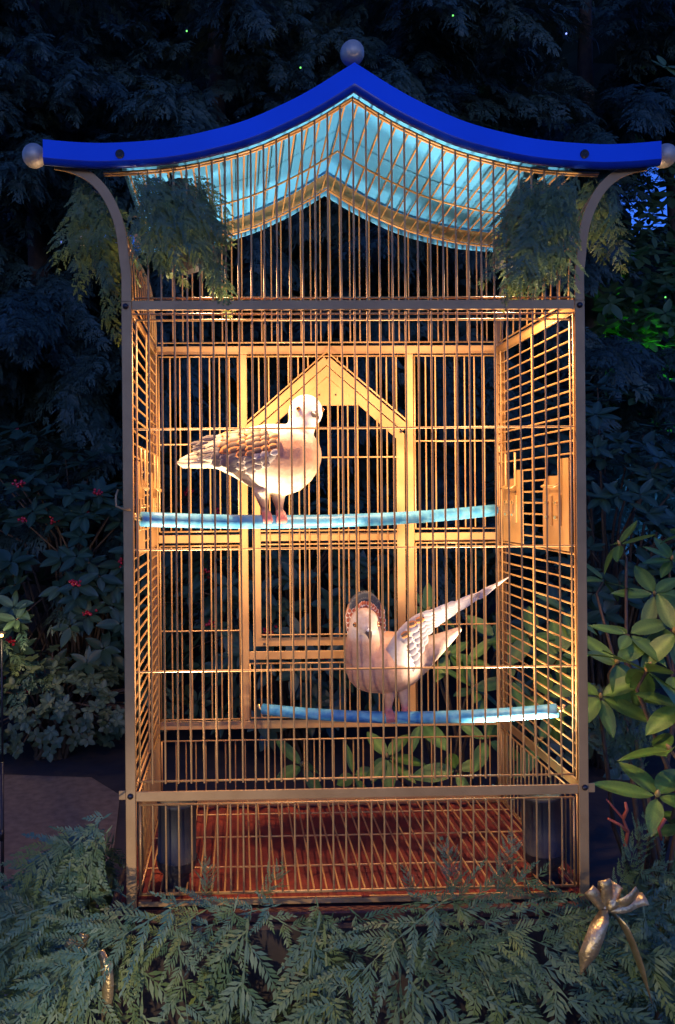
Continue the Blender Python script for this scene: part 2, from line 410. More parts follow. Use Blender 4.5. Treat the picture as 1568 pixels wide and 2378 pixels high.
# the house-shaped door
xq1, xq2 = bx(596), bx(931); zq = bz(1488); off = 0.032
ztopd = apex[1] - 0.012 - off
def zdoor(x): return ztopd - ma * abs(x - apex[0])
yd0, yd1 = yr0 - 0.001, yr1 - 0.0005
dpoly_o = [(xq1 - 0.0115, zq - 0.0115), (xq2 + 0.0115, zq - 0.0115), (xq2 + 0.0115, zdoor(xq2 + 0.0115) + 0.012), (apex[0], ztopd + 0.014), (xq1 - 0.0115, zdoor(xq1 - 0.0115) + 0.012)]
dpoly_i = [(xq1 + 0.0115, zq + 0.0115), (xq2 - 0.0115, zq + 0.0115), (xq2 - 0.0115, zdoor(xq2) - 0.012), (apex[0], ztopd - 0.016), (xq1 + 0.0115, zdoor(xq1) - 0.012)]
n = 5; Vd = [(x, yd0, z) for x, z in dpoly_o] + [(x, yd0, z) for x, z in dpoly_i] + [(x, yd1, z) for x, z in dpoly_o] + [(x, yd1, z) for x, z in dpoly_i]
Fd = []
for i in range(n):
    j = (i + 1) % n
    Fd += [(i, j, n + j, n + i), (2 * n + i, 3 * n + i, 3 * n + j, 2 * n + j), (i, 2 * n + i, 2 * n + j, j), (n + i, n + j, 3 * n + j, 3 * n + i)]
door = solid('door', (Vd, Fd), M['gold'], cage)
zm = bz(1246); bar((xq1 + 0.0118, zm), (xq2 - 0.0118, zm), 0.023, door, yd0, yd1, 'rail')
zgus = bz(942)
dx = (ztopd - 0.017 - zgus) / ma
solid('gusset', prism_vf([(apex[0] - dx, zgus), (apex[0] + dx, zgus), (apex[0], ztopd - 0.018)], yd0 - 0.0012, yd1 - 0.0012), M['gold'], door, 0.0008)
for u in (744, 782):
    solid('rivet', lathe_vf([(0.003, 0), (0.002, 0.0015), (0.0001, 0.002)], 10), M['screw'], door, m=Matrix.Translation((bx(u), yd0 - 0.0014, bz(917))) @ Matrix.Rotation(math.pi / 2, 4, 'X'))
for u, v in ((612, 1492), (932, 1003)):
    solid('rivet', lathe_vf([(0.004, 0), (0.003, 0.0015), (0.0001, 0.002)], 10), M['screw'], door, m=Matrix.Translation((bx(u), yd0 - 0.0008, bz(v))) @ Matrix.Rotation(math.pi / 2, 4, 'X'))
for x in XK:
    if xq1 + 0.016 < x < xq2 - 0.016:
        zt_ = zdoor(x) - 0.015
        if abs(x - apex[0]) < dx: zt_ = zgus
        wire((x, yb + 0.0015, zt_), (x, yb + 0.0015, zq + 0.012), door)
for v in (1062, 1231, 1262, 1471): wire((xq1 + 0.012, yb - 0.002, bz(v)), (xq2 - 0.012, yb - 0.002, bz(v)), door)
# back gable and back lower part
gr = solid('gable_grille', join([tube_vf([(-0.485, yb, bz(796)), (0.485, yb, bz(796))], WR * 1.05), tube_vf([(x, yb, z) for x, z in R5 if abs(x) < 0.56], WR * 1.05)]), M['wire'], cage, smooth=True)
for k, x in enumerate(XK[1:-1]): wire((x + SP * 0.35, yb + 0.0035, bz(796)), (x + SP * 0.35, yb + 0.0035, gz(x + SP * 0.35)), gr)
Rb = roof_curve(0.012, 60); Rc = roof_curve(0.046, 60)
pts_o = [p for p in Rb if abs(p[0]) < 0.55]; pts_i = [p for p in Rc if abs(p[0]) < 0.55]
def band(po, pi, y0, y1):
    n1, n2 = len(po), len(pi); m = 81
    xs = np.linspace(max(po[0][0], pi[0][0]), min(po[-1][0], pi[-1][0]), m)
    zo = np.interp(xs, [p[0] for p in po], [p[1] for p in po]); zi = np.interp(xs, [p[0] for p in pi], [p[1] for p in pi])
    V = []; Fc = []
    for i in range(m): V += [(xs[i], y0, zo[i]), (xs[i], y0, zi[i]), (xs[i], y1, zi[i]), (xs[i], y1, zo[i])]
    for i in range(m - 1):
        for k in range(4): Fc.append((i * 4 + k, i * 4 + (k + 1) % 4, i * 4 + 4 + (k + 1) % 4, i * 4 + 4 + k))
    Fc += [(0, 1, 2, 3), tuple((m - 1) * 4 + k for k in (3, 2, 1, 0))]
    return V, Fc
solid('gable_band', band(pts_o, pts_i, DP - 0.013, DP - 0.0105), M['gold'], cage)
gr = grille('grille', [(xl, yb, bz(1713)), (xr, yb, bz(1713)), (xr, yb, ZF + 0.02), (xl, yb, ZF + 0.02)])
for x in XK[1:-1]: wire((x + 0.3 * SP, yb + 0.0035, bz(1713)), (x + 0.3 * SP, yb + 0.0035, ZF), gr)
solid('rail', box_vf((-0.486, DP - 0.012, ZF - 0.012), (0.486, DP - 0.009, ZF + 0.012)), M['gold'], cage, 0.001)

# --- side grilles with feeder plates
for s in (-1, 1):
    xw = s * (PX - 0.009)
    gr = grille('grille', [(xw, 0.012, ZT - 0.016), (xw, DP - 0.016, ZT - 0.016), (xw, DP - 0.016, ZB + 0.016), (xw, 0.012, ZB + 0.016)])
    wire((xw - s * 0.004, 0.245, ZT - 0.014), (xw - s * 0.004, 0.245, ZB + 0.014), gr); wire((xw - s * 0.004, DP - 0.045, ZT - 0.014), (xw - s * 0.004, DP - 0.045, ZB + 0.014), gr)
    for k in range(1, 37):
        z = ZT - 0.018 - k * SP
        if z < ZB + 0.02: break
        if 1.352 < z < 1.545: wire((xw, 0.175, z), (xw, 0.315, z), gr)
        else: wire((xw, 0.012, z), (xw, DP - 0.016, z), gr)
    for (ya, yc, hi) in ((0.030, 0.178, 0.02), (0.312, 0.462, 0.0)):
        poly = [(ya, 1.350), (yc, 1.350), (yc, 1.478)]
        for i in range(7):
            a = i / 6 * math.pi / 2; poly.append((yc - 0.03 * (1 - math.cos(a)), 1.478 + 0.045 * math.sin(a)))
        poly += [(ya + 0.06, 1.523), (ya + 0.06, 1.562), (ya, 1.562)] if ya < 0.1 else [(ya + 0.05, 1.523), (ya + 0.05, 1.545), (ya, 1.545)]
        Vp = [(xw - s * 0.0055, y, z) for y, z in poly] + [(xw - s * 0.0035, y, z) for y, z in poly]; np_ = len(poly)
        Fp = [tuple(range(np_)), tuple(range(2 * np_ - 1, np_ - 1, -1))] + [(i, i + np_, (i + 1) % np_ + np_, (i + 1) % np_) for i in range(np_)]
        pt = solid('feeder_plate', (Vp, Fp), M['gold'], cage)
        ym = (ya + yc) / 2
        for q in (-0.030, 0.022):
            solid('slot_strip', box_vf((min(xw - s * 0.0095, xw - s * 0.0057), ym + q - 0.007, 1.405), (max(xw - s * 0.0095, xw - s * 0.0057), ym + q + 0.007, 1.478)), M['gold'], pt, 0.001)
            for z in (1.425, 1.460):
                solid('pin', box_vf((min(xw - s * 0.013, xw - s * 0.0058), ym + q + 0.010, z - 0.004), (max(xw - s * 0.013, xw - s * 0.0058), ym + q + 0.024, z + 0.004)), M['brass'], pt, 0.001)
        # bent wire cup holder standing above the plate
        hx = xw - s * 0.011
        tube('wire_holder', [(hx, ym - 0.036, 1.592), (hx, ym - 0.036, 1.505), (hx - s * 0.012, ym - 0.036, 1.498), (hx - s * 0.012, ym + 0.036, 1.498), (hx, ym + 0.036, 1.505), (hx, ym + 0.036, 1.592)], 0.003, M['wire'], pt)
    gr = grille('grille', [(xw, 0.012, ZB - 0.018), (xw, DP - 0.016, ZB - 0.018), (xw, DP - 0.016, ZF), (xw, 0.012, ZF)])
    for k in range(1, 18): wire((xw - s * 0.003, 0.012 + k * 0.0278, ZB - 0.018), (xw - s * 0.003, 0.012 + k * 0.0278, ZF), gr)
    # curved wires under the eaves, following the arms
    gr = solid('eave_grille', join([tube_vf([(xw, 0.012, ZT + 0.016), (xw, DP - 0.016, ZT + 0.016)], WR), tube_vf([(s * 0.5, 0.012, ARMS[12][1]), (s * 0.5, DP - 0.016, ARMS[12][1])], WR)]), M['wire'], cage, smooth=True)
    for k in range(0, 10):
        y = 0.035 + k * 0.05
        tube('wire', [(xw, y, ZT + 0.014)] + [((x if s < 0 else -x) - s * 0.009, y, z - 0.006) for x, z in ARMS[6:36:3]], WR, M['wire'], gr, 6)
# clip of the perch on the outside of the post
p = at(291, 1160, -0.004)
tube('clip', [p + Vector((-0.016, 0.006, 0.022)), p + Vector((-0.020, 0.0, 0.008)), p + Vector((-0.019, -0.004, -0.014)), p + Vector((-0.004, -0.004, -0.020)), p + Vector((0.012, -0.003, -0.022))], 0.0026, M['wire'], cage)

# --- roof
def sheet(y0, y1, o0, o1, n=44):
    A = roof_curve(o0, n); B = roof_curve(o1, n); m = 121
    xs = np.linspace(-0.522, 0.522, m)
    za = np.interp(xs, [p[0] for p in A], [p[1] for p in A]); zb_ = np.interp(xs, [p[0] for p in B], [p[1] for p in B])
    return xs, za, zb_
xs, za, zb_ = sheet(0, 0, 0.001, 0.004)
m = len(xs); V = []; Fc = []
for y in (-0.0135, DP + 0.03):
    V += [(xs[i], y, za[i]) for i in range(m)]
for i in range(m - 1): Fc.append((i, i + 1, m + i + 1, m + i))
roof = solid('roof', (V, Fc), M['blue'], cage, smooth=False)
V = []
for y in (-0.0135, DP + 0.03): V += [(xs[i], y, zb_[i]) for i in range(m)]
solid('lining', (V, Fc), M['under'], roof)
def fascia(y0, sgn):
    prof = [(0.0, 0.012), (0.0, 0.0), (0.038, 0.0), (0.0385, 0.0), (0.0445, 0.0015), (0.0495, 0.005), (0.0515, 0.010), (0.0500, 0.0145), (0.040, 0.0145), (0.004, 0.0125)]
    rows = []
    for o_, y_ in prof:
        A = roof_curve(o_, 60); rows.append((np.interp(xsf, [p[0] for p in A], [p[1] for p in A]), y0 + sgn * y_))
    V = []; Fa = []; Fb = []
    k = len(prof); mm = len(xsf)
    for i in range(mm):
        for z, y in rows: V.append((xsf[i], y, z[i]))
    for i in range(mm - 1):
        for j in range(k):
            q = (i * k + j, i * k + (j + 1) % k, (i + 1) * k + (j + 1) % k, (i + 1) * k + j)
            (Fa if j in (0, 1, 2, 9) else Fb).append(q)
    caps = [tuple(range(k)), tuple((mm - 1) * k + j for j in range(k - 1, -1, -1))]
    return V, Fa + caps, Fb
xsf = np.concatenate([np.linspace(-0.672, -0.02, 60), [-0.012, -0.005, 0, 0.005, 0.012], np.linspace(0.02, 0.672, 60)])
for y0, sg in ((-0.028, 1), (DP + 0.044, -1)):
    V, Fa, Fb = fascia(y0, sg); lipm = M['lip'] if sg > 0 else M['under']  # back lip takes the pale lining colour so it looks lamplit
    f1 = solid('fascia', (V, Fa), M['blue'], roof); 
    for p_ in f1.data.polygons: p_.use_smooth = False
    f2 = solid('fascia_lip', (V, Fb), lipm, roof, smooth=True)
for u, v in ((279, 358), (1357, 358)):
    p = at(u, v, -0.028)
    solid('knob', lathe_vf([(0.0095, 0), (0.0095, 0.003), (0.0065, 0.0055), (0.0055, 0.004), (0.0002, 0.004)], 16), M['black'], roof, smooth=True, m=Matrix.Translation(p) @ Matrix.Rotation(math.pi / 2, 4, 'X'))
for u, v, r in ((818, 124, 0.0268), (80, 362, 0.0258), (1543, 362, 0.0258), (-818, 124, 0.0268), (-80, 362, 0.0258), (-1543, 362, 0.0258)):
    p = at(abs(u), v, 0.005)
    if u < 0: p.y = DP + 0.011; u = -u
    b = solid('finial_ball', ball_vf(p, r), M['ball'], cage, smooth=True)
    q = p + (Vector((0, 0, -0.035)) if 700 < u < 900 else Vector((0.035 if u < 700 else -0.035, 0, 0.0)))
    tube('finial_stem', [p, q], 0.006, M['dark'], b)
# roof grille: wires running from front to back under the lining
gr = solid('roof_grille', join([tube_vf([(x, y, z - 0.003) for x, z in R5 if abs(x) < 0.56], WR * 1.15) for y in (0.012, 0.262, DP - 0.02)]), M['wire'], cage, smooth=True)
XR = [x + 0.5 * SP for x in XK]
for x in [-0.48 - 0.5 * SP] + XR: wire((x, 0.006, gz(x) + 0.0015), (x, DP - 0.012, gz(x) + 0.0015), gr)

# --- floor grille
gr = grille('floor_grille', [(-0.484, 0.010, ZF), (0.484, 0.010, ZF), (0.484, DP - 0.016, ZF), (-0.484, DP - 0.016, ZF)])
for x in XR[:-1]: wire((x, 0.010, ZF + 0.004), (x, DP - 0.016, ZF + 0.004), gr)
for y in (0.13, 0.29, 0.43): wire((-0.484, y, ZF), (0.484, y, ZF), gr)

# ------------------------------------------------------------------ floodlights standing in the cage
def floodlight(u, label, tilt, aim, power, spread=84):
    base = at(u, 1153, 0.062); x = base.x
    H = 0.796 - 0.572
    prof = [(0.001, 0.0), (0.033, 0.0), (0.034, 0.004), (0.030, 0.008), (0.029, 0.052), (0.0315, 0.058), (0.041, 0.068), (0.0445, 0.078), (0.0450, 0.090), (0.0452, 0.0905), (0.0452, 0.094), (0.0435, 0.0945), (0.0435, H - 0.012), (0.0455, H - 0.010), (0.0455, H), (0.0415, H), (0.0405, H - 0.055), (0.001, H - 0.06)]
    m = Matrix.Translation((x, 0.064, 0.572)) @ Matrix.Rotation(tilt, 4, 'Y')
    e = empty('floodlight', (0, 0, 0), label, 'lamp', 'black spotlights in the cage', m)
    solid('housing', lathe_vf(prof, 28), M['black'], e, smooth=True, m=m)
    tube('ring', [m @ Vector((0.0455 * math.cos(a * math.pi / 16), 0.0455 * math.sin(a * math.pi / 16), 0.0918)) for a in range(33)], 0.0012, M['dark'], e, 6)
    solid('glass', lathe_vf([(0.0395, H - 0.054), (0.025, H - 0.050), (0.0005, H - 0.048)], 24), M['glass'], e, smooth=True, m=m)
    L = bpy.data.lights.new('lamp_beam', 'SPOT'); L.energy = power; L.color = (1.0, 0.76, 0.52); L.spot_size = math.radians(spread); L.spot_blend = 1.0; L.shadow_soft_size = 0.022
    src = m @ Vector((0, 0, H + 0.004))
    d = (Vector(aim) - src).normalized()
    lo = bpy.data.objects.new('lamp_beam', L); col.objects.link(lo)
    place(lo, e, Matrix.Translation(src) @ d.to_track_quat('-Z', 'Y').to_matrix().to_4x4())
floodlight(402, 'black cylindrical spotlight at the corner of the cage floor below the dove with folded wings', math.radians(1), (-0.10, 0.36, 2.2), LAMP_W)
floodlight(1260, 'black cylindrical spotlight leaning in the cage corner beside the gold bow', math.radians(-3), (0.14, 0.38, 2.2), LAMP_W)

def eave_lamp(top, aim, label, power):
    top = Vector(top); d = (Vector(aim) - top).normalized(); H = 0.20
    m = Matrix.Translation(top) @ d.to_track_quat('Z', 'Y').to_matrix().to_4x4()
    e = empty('spotlight', (0, 0, 0), label, 'lamp', 'black spotlights in the cage', m)
    prof = [(0.001, 0.0), (0.030, 0.0), (0.034, 0.006), (0.044, 0.04), (0.046, 0.06), (0.046, H), (0.042, H), (0.041, H - 0.05), (0.001, H - 0.055)]
    solid('housing', lathe_vf(prof, 28), M['black'], e, smooth=True, m=m)
    solid('glass', lathe_vf([(0.040, H - 0.049), (0.025, H - 0.045), (0.0005, H - 0.043)], 24), M['glass'], e, smooth=True, m=m)
    tube('bracket', [m @ Vector((0, 0, 0.03)), m @ Vector((0, 0, -0.02)), Vector((top.x, top.y, gz(top.x) - 0.002))], 0.006, M['dark'], e, 8)
    L = bpy.data.lights.new('lamp_beam', 'SPOT'); L.energy = power; L.color = (1.0, 0.62, 0.31); L.spot_size = math.radians(150); L.spot_blend = 1.0; L.shadow_soft_size = 0.022
    lo = bpy.data.objects.new('lamp_beam', L); col.objects.link(lo)
    place(lo, e, Matrix.Translation(m @ Vector((0, 0, H + 0.004))) @ d.to_track_quat('-Z', 'Y').to_matrix().to_4x4())
p = at(400, 425, 0.09); eave_lamp(p, (-0.12, 0.22, 1.35), 'black spotlight half hidden by cedar under the eave above the standing dove', EAVE_W)
p = at(1240, 425, 0.11); eave_lamp(p, (0.12, 0.30, 1.0), 'black spotlight half hidden by cedar under the eave next to the blue glow', EAVE_W * 0.95)

# ------------------------------------------------------------------ perches
def perch(a, b, sag, r, label):
    a = Vector(a); b = Vector(b)
    pts = [a.lerp(b, t / 24) - Vector((0, 0, sag * 4 * (t / 24) * (1 - t / 24))) for t in range(25)]
    e = empty('perch', a, label, 'perch')
    tube('rod', pts, r, M['perch'], e, 16)
    for q, d in ((pts[0], pts[0] - pts[1]), (pts[-1], pts[-1] - pts[-2])):
        d = d.normalized(); tube('end_hook', [q, q + d * 0.012, q + d * 0.016 + Vector((0, 0, 0.012))], 0.004, M['brass'], e, 8)
    return pts
P1 = perch((-0.476, 0.032, at(318, 1205, 0.032).z), (0.470, 0.490, at(1172, 1184, 0.49).z), 0.017, 0.0165, 'upper blue rod from post to back corner, under the standing dove')
P2 = perch((at(612, 1646, 0.49).x, 0.49, at(612, 1646, 0.49).z), (0.472, 0.072, at(1300, 1649, 0.072).z), 0.020, 0.0155, 'lower blue rod under the dove with raised wings')

# ------------------------------------------------------------------ birds
def remesh(name, vf, voxel, mat, smooth_it=6):
    me = mesh(name + '_tmp', vf[0], vf[1], mat)
    bm = bmesh.new(); bm.from_mesh(me); bmesh.ops.recalc_face_normals(bm, faces=bm.faces); bm.to_mesh(me); bm.free()
    o = bpy.data.objects.new(name + '_tmp', me); col.objects.link(o)
    r = o.modifiers.new('r', 'REMESH'); r.mode = 'VOXEL'; r.voxel_size = voxel; r.use_smooth_shade = True
    s = o.modifiers.new('s', 'SMOOTH'); s.iterations = smooth_it; s.factor = 0.5
    dg = bpy.context.evaluated_depsgraph_get()
    out = bpy.data.meshes.new_from_object(o.evaluated_get(dg)); out.name = name
    bpy.data.objects.remove(o); out.materials.clear(); out.materials.append(mat)
    return out
def loft_vf(secs, n=24):
    """secs: (center Vector, axis_a Vector, axis_b Vector)"""
    V = []; Fc = []
    for c, a, b in secs:
        for k in range(n):
            th = 2 * math.pi * k / n; V.append(c + a * math.cos(th) + b * math.sin(th))
    for i in range(len(secs) - 1):
        for k in range(n):
            k2 = (k + 1) % n; Fc.append((i * n + k, i * n + k2, (i + 1) * n + k2, (i + 1) * n + k))
    Fc += [tuple(range(n - 1, -1, -1)), tuple(range((len(secs) - 1) * n, len(secs) * n))]
    return V, Fc
def paint(me, fn):
    n = len(me.vertices); co = np.zeros(n * 3, np.float32); me.vertices.foreach_get('co', co); co = co.reshape(-1, 3)
    a = me.color_attributes.new('col', 'FLOAT_COLOR', 'POINT'); c = np.ones((n, 4), np.float32); c[:, :3] = fn(co); a.data.foreach_set('color', c.ravel())
def mixc(a, b, t): return np.asarray(a)[None] * (1 - t[:, None]) + np.asarray(b)[None] * t[:, None]
def step(x, a, b): t = np.clip((x - a) / (b - a), 0, 1); return t * t * (3 - 2 * t)

def feather_mesh(name, center, rim, L=1.0, W=0.8, stripes=0, rimw=0.75, point=0.0):
    """a domed scale feather along +X, unit size"""
    nu, nv = 9, 7; V = []; C = []; Fc = []
    for i in range(nu):
        u = i / (nu - 1)
        prof = math.sin(math.pi * min(1, (u * 0.86 + 0.14)) ** (1.0 + point)) ** 0.6 if u < 1 else 0.02
        for j in range(nv):
            v = (j / (nv - 1) - 0.5) * 2
            xx = L * (u - 0.10 * v * v * u)
            V.append((xx, v * W * 0.5 * prof, 0.10 * W * (1 - v * v) * prof - 0.05 * u))
            e = max(abs(v), (u - 0.15) / 0.85)
            if stripes: t = 1.0 if (j % 2 == 0) else 0.0
            else: t = 1.0 if e > rimw else 0.0
            C.append([center[k] * (1 - t) + rim[k] * t for k in range(3)])
    for i in range(nu - 1):
        for j in range(nv - 1):
            a = i * nv + j; Fc.append((a, a + nv, a + nv + 1, a + 1))
    return mesh(name, V, Fc, M['feather'], True, np.array(C))
FE = {
    'orange': feather_mesh('feather_orange', (0.085, 0.045, 0.03), (0.62, 0.19, 0.04)),
    'orange2': feather_mesh('feather_rust', (0.07, 0.035, 0.02), (0.62, 0.22, 0.05), rimw=0.65),
    'grey': feather_mesh('feather_grey', (0.15, 0.125, 0.115), (0.46, 0.38, 0.31)),
    'pale': feather_mesh('feather_pale', (0.30, 0.28, 0.30), (0.62, 0.56, 0.52), rimw=0.75),
    'quill': feather_mesh('feather_quill', (0.08, 0.07, 0.07), (0.42, 0.35, 0.28), W=0.34, stripes=1),
    'long': feather_mesh('feather_long', (0.40, 0.38, 0.40), (0.72, 0.67, 0.63), W=0.22, rimw=0.7),
    'dark': feather_mesh('feather_dark', (0.055, 0.06, 0.065), (0.15, 0.14, 0.12), W=0.9),
    'ring': feather_mesh('feather_ring', (0.40, 0.09, 0.02), (0.80, 0.66, 0.48), rimw=0.70),
    'bar': feather_mesh('feather_bar', (0.02, 0.02, 0.025), (0.02, 0.02, 0.025), W=0.4),
}
def legs_vf(hips, feet, rod_r, ydir):
    """leg tubes and toes gripping the rod; toes run across the rod along ydir"""
    parts = []
    for h, f in zip(hips, feet):
        h = Vector(h); f = Vector(f); yd = Vector(ydir).normalized()
        parts.append(tube_vf([h, h.lerp(f, 0.35), h.lerp(f, 0.7), f + Vector((0, 0, 0.004))], [0.022, 0.0165, 0.0105, 0.0085], 12))
        side = yd.cross(Vector((0, 0, 1))).normalized()
        for q, fw in ((-0.010, 1), (0.0, 1), (0.010, 1), (0.0, -1)):
            pts = []
            for i in range(6):
                a = i / 5 * math.radians(115)
                pts.append(f + side * (q * (0.4 + 0.6 * i / 5)) + Vector((0, 0, -rod_r)) + (yd * fw * math.sin(a) + Vector((0, 0, 1)) * math.cos(a)) * (rod_r + 0.0035))
            parts.append(tube_vf(pts, [0.0075, 0.007, 0.0065, 0.006, 0.0052, 0.003], 8))
    return parts

# --- dove with folded wings, on the upper perch
def rod_at(P, u):
    """point of a perch line seen at picture column u"""
    best = None
    for a, b in zip(P[:-1], P[1:]):
        for k in range(8):
            q = a.lerp(b, k / 8); d = q - CAM; uu = CX + SX + F * d.dot(CR) / d.dot(CW)
            if best is None or abs(uu - u) < best[0]: best = (abs(uu - u), q)
    return best[1]
q1 = rod_at(P1, 632); Y1 = q1.y
def w1(u, v): p = at(u, v, Y1); return Vector((p.x, 0, p.z)) - Vector((q1.x, 0, q1.z))
dove_m = Matrix.Translation(q1)
dove = empty('dove', q1, 'pinkish dove with folded orange-scaled wing standing on the upper blue rod', 'bird', 'doves in the birdcage', dove_m)
PXM = (at(700, 1000, Y1).x - at(600, 1000, Y1).x) / 100
secs1 = [(416, 1074, 9, 9), (440, 1070, 17, 16), (470, 1064, 22, 22), (505, 1056, 33, 32), (540, 1055, 51, 44), (580, 1061, 69, 58), (620, 1065, 81, 68), (660, 1068, 84, 72), (695, 1064, 76, 66), (722, 1060, 57, 50), (739, 1058, 34, 32), (746, 1057, 12, 12)]
S1 = []
for u, v, hh, hw in secs1: S1.append((w1(u, v), Vector((0, 0, hh * PXM)), Vector((0, hw * PXM, 0))))
neck = [(w1(676, 1040), 52), (w1(690, 1005), 46), (w1(703, 978), 40), (w1(708, 955), 37)]
parts = [loft_vf(S1), loft_vf([(c, Vector((0.94 * r * PXM, 0, 0.3 * r * PXM)), Vector((0, 0.9 * r * PXM, 0))) for c, r in neck])]
hc = w1(710, 956)
parts.append(ball_vf(hc, 0.0420))
hf = Vector((0.38, -0.92, -0.10)).normalized()     # where the head looks
parts.append(ball_vf(hc + hf * 0.016 + Vector((0, 0, -0.006)), 0.030))
parts += legs_vf([w1(606, 1135) + Vector((0, -0.018, 0)), w1(646, 1138) + Vector((0, 0.012, 0))], [w1(616, 1192) + Vector((0, -0.004, 0)), w1(650, 1192) + Vector((0, 0.008, 0))], 0.0165, (0.25, -1, 0))
me1 = remesh('dove', join(parts), 0.0032, M['bird'])
def paint1(co):
    x, y, z = co[:, 0], co[:, 1], co[:, 2]
    c = mixc((0.44, 0.245, 0.155), (0.62, 0.50, 0.34), 1 - step(z, 0.07, 0.15))
    c = c * (1 - step(-x, -0.02, 0.05)[:, None]) + np.array([0.66, 0.56, 0.42])[None] * step(-x, -0.02, 0.05)[:, None]
    hd = step(z, 0.185, 0.225); c = c * (1 - hd[:, None]) + np.array([0.86, 0.80, 0.72])[None] * hd[:, None]
    rs = step(-z, -0.034, -0.020); c = c * (1 - rs[:, None]) + np.array([0.62, 0.20, 0.17])[None] * rs[:, None]
    th = step(-z, -0.062, -0.045) * (1 - rs); c = c * (1 - th[:, None]) + np.array([0.36, 0.20, 0.15])[None] * th[:, None]
    return c
paint(me1, paint1)
link('body', me1, dove, dove_m)
def face(hc, hf, base, bm, er=0.0042, rad=0.0395, bl=0.021):
    side = hf.cross(Vector((0, 0, 1))).normalized()
    for s in (-1, 1):
        d = (hf * 0.62 + side * s * 0.80 + Vector((0, 0, 0.16))).normalized()
        ec = hc + d * (rad * 0.98)
        eo = solid('eye', ball_vf(bm @ ec, er * 1.25, 14, 8), M['eye'], base, smooth=True)
        solid('pupil', ball_vf(bm @ (ec + d * er * 0.55), er * 0.85, 12, 8), M['pupil'], eo, smooth=True)
    b0 = hc + hf * (rad * 1.08) + Vector((0, 0, -0.006))
    pts = [b0 - hf * 0.008 + Vector((0, 0, 0.002)), b0 + hf * 0.004, b0 + hf * bl * 0.6 + Vector((0, 0, -0.003)), b0 + hf * bl + Vector((0, 0, -0.012))]
    tube('beak', [bm @ p for p in pts], [0.0095, 0.0082, 0.0055, 0.0012], M['beak'], base, 12)
    solid('cere', join([ball_vf(bm @ (b0 + hf * 0.003 + Vector((0, 0, 0.0065))), 0.0062, 12, 8)]), M['pale_skin'], base, smooth=True)
M['pale_skin'] = material('pale_cere', (0.75, 0.70, 0.66), 0.4)
face(hc, hf, dove, dove_m, 0.0046, 0.0415, 0.021)
# folded wing: a lens over the flank and feathers over it
SU = [s[0] for s in secs1]
def flank(u, v, lift=0.0):
    c = float(np.interp(u, SU, [s[1] for s in secs1])); hh = float(np.interp(u, SU, [s[2] for s in secs1])); hw = float(np.interp(u, SU, [s[3] for s in secs1]))
    t = max(-0.97, min(0.97, (v - c) / hh)); p = w1(u, v); p.y = -hw * PXM * math.sqrt(1 - t * t) - lift
    return p
def flank_n(u, v):
    a = flank(u + 4, v) - flank(u - 4, v); b = flank(u, v - 4) - flank(u, v + 4)
    n_ = a.cross(b)
    return -n_.normalized() if n_.y > 0 else n_.normalized()
WT = [(448, 1035, 1052), (480, 1018, 1062), (510, 1008, 1072), (545, 1000, 1085), (580, 995, 1097), (610, 994, 1096), (632, 1000, 1078), (645, 1018, 1055)]
V = []; Fc = []; nb_ = 9; na_ = 22
for i in range(na_):
    u = 448 + (645 - 448) * i / (na_ - 1)
    t0 = float(np.interp(u, [q[0] for q in WT], [q[1] for q in WT])); t1 = float(np.interp(u, [q[0] for q in WT], [q[2] for q in WT]))
    for j in range(nb_):
        f_ = j / (nb_ - 1); lift = 0.004 + 0.006 * math.sin(math.pi * f_) * math.sin(math.pi * min(1, 0.1 + i / (na_ - 1)))
        if j in (0, nb_ - 1) or i in (0, na_ - 1): lift = -0.004
        V.append(dove_m @ flank(u, t0 + (t1 - t0) * f_, lift))
for i in range(na_ - 1):
    for j in range(nb_ - 1):
        a = i * nb_ + j; Fc.append((a, a + 1, a + nb_ + 1, a + nb_))
wing = link('wing', mesh('wing', V, Fc, M['feather'], True, np.array([[0.28, 0.24, 0.21]] * len(V))), dove)
def put_feather(kind, p, xdir, nrm, size, parent, bm):
    mm = frame(xdir, nrm, p, size); return link('feather', FE[kind], parent, bm @ mm)
rows = 11
for r_ in range(rows):
    u = 470 + (640 - 470) * r_ / (rows - 1)
    t0 = float(np.interp(u, [q[0] for q in WT], [q[1] for q in WT])); t1 = float(np.interp(u, [q[0] for q in WT], [q[2] for q in WT]))
    cnt = max(3, int((t1 - t0) / 12.5))
    for k in range(cnt):
        f_ = (k + 0.5 + 0.5 * (r_ % 2)) / (cnt + 0.5)
        v = t0 + (t1 - t0) * f_
        uu = u + random.uniform(-3, 3)
        p = flank(uu, v, 0.0095 + 0.0012 * (r_ % 3)); nrm = flank_n(uu, v)
        dirv = Vector((-1, 0, -0.18 - 0.35 * (f_ - 0.3))) - Vector((0, 0.12, 0)) * 0
        kind = 'grey'; sz = 0.026
        if 525 <= u <= 640 and f_ < 0.62: kind = random.choice(['orange', 'orange2', 'orange']); sz = 0.024
        elif u > 590: kind = random.choice(['pale', 'grey']); sz = 0.021
        if u < 520: kind = 'quill'; sz = 0.040 if u > 490 else 0.034
        elif u < 560: sz = 0.032
        put_feather(kind, p, dirv, nrm + Vector((0.28, -0.1, 0)), sz * random.uniform(0.9, 1.12), wing, dove_m)
# tail feathers
tail = link('tail', mesh('tail', *loft_vf([(dove_m @ w1(u, v), Vector((0, 0, hh * PXM)), Vector((0, hw * PXM, 0))) for u, v, hh, hw in ((412, 1074, 3, 12), (425, 1077, 10, 22), (470, 1076, 12, 22), (520, 1070, 14, 26))], 12), M['feather'], True, np.array([[0.58, 0.50, 0.36]] * 48)), dove)

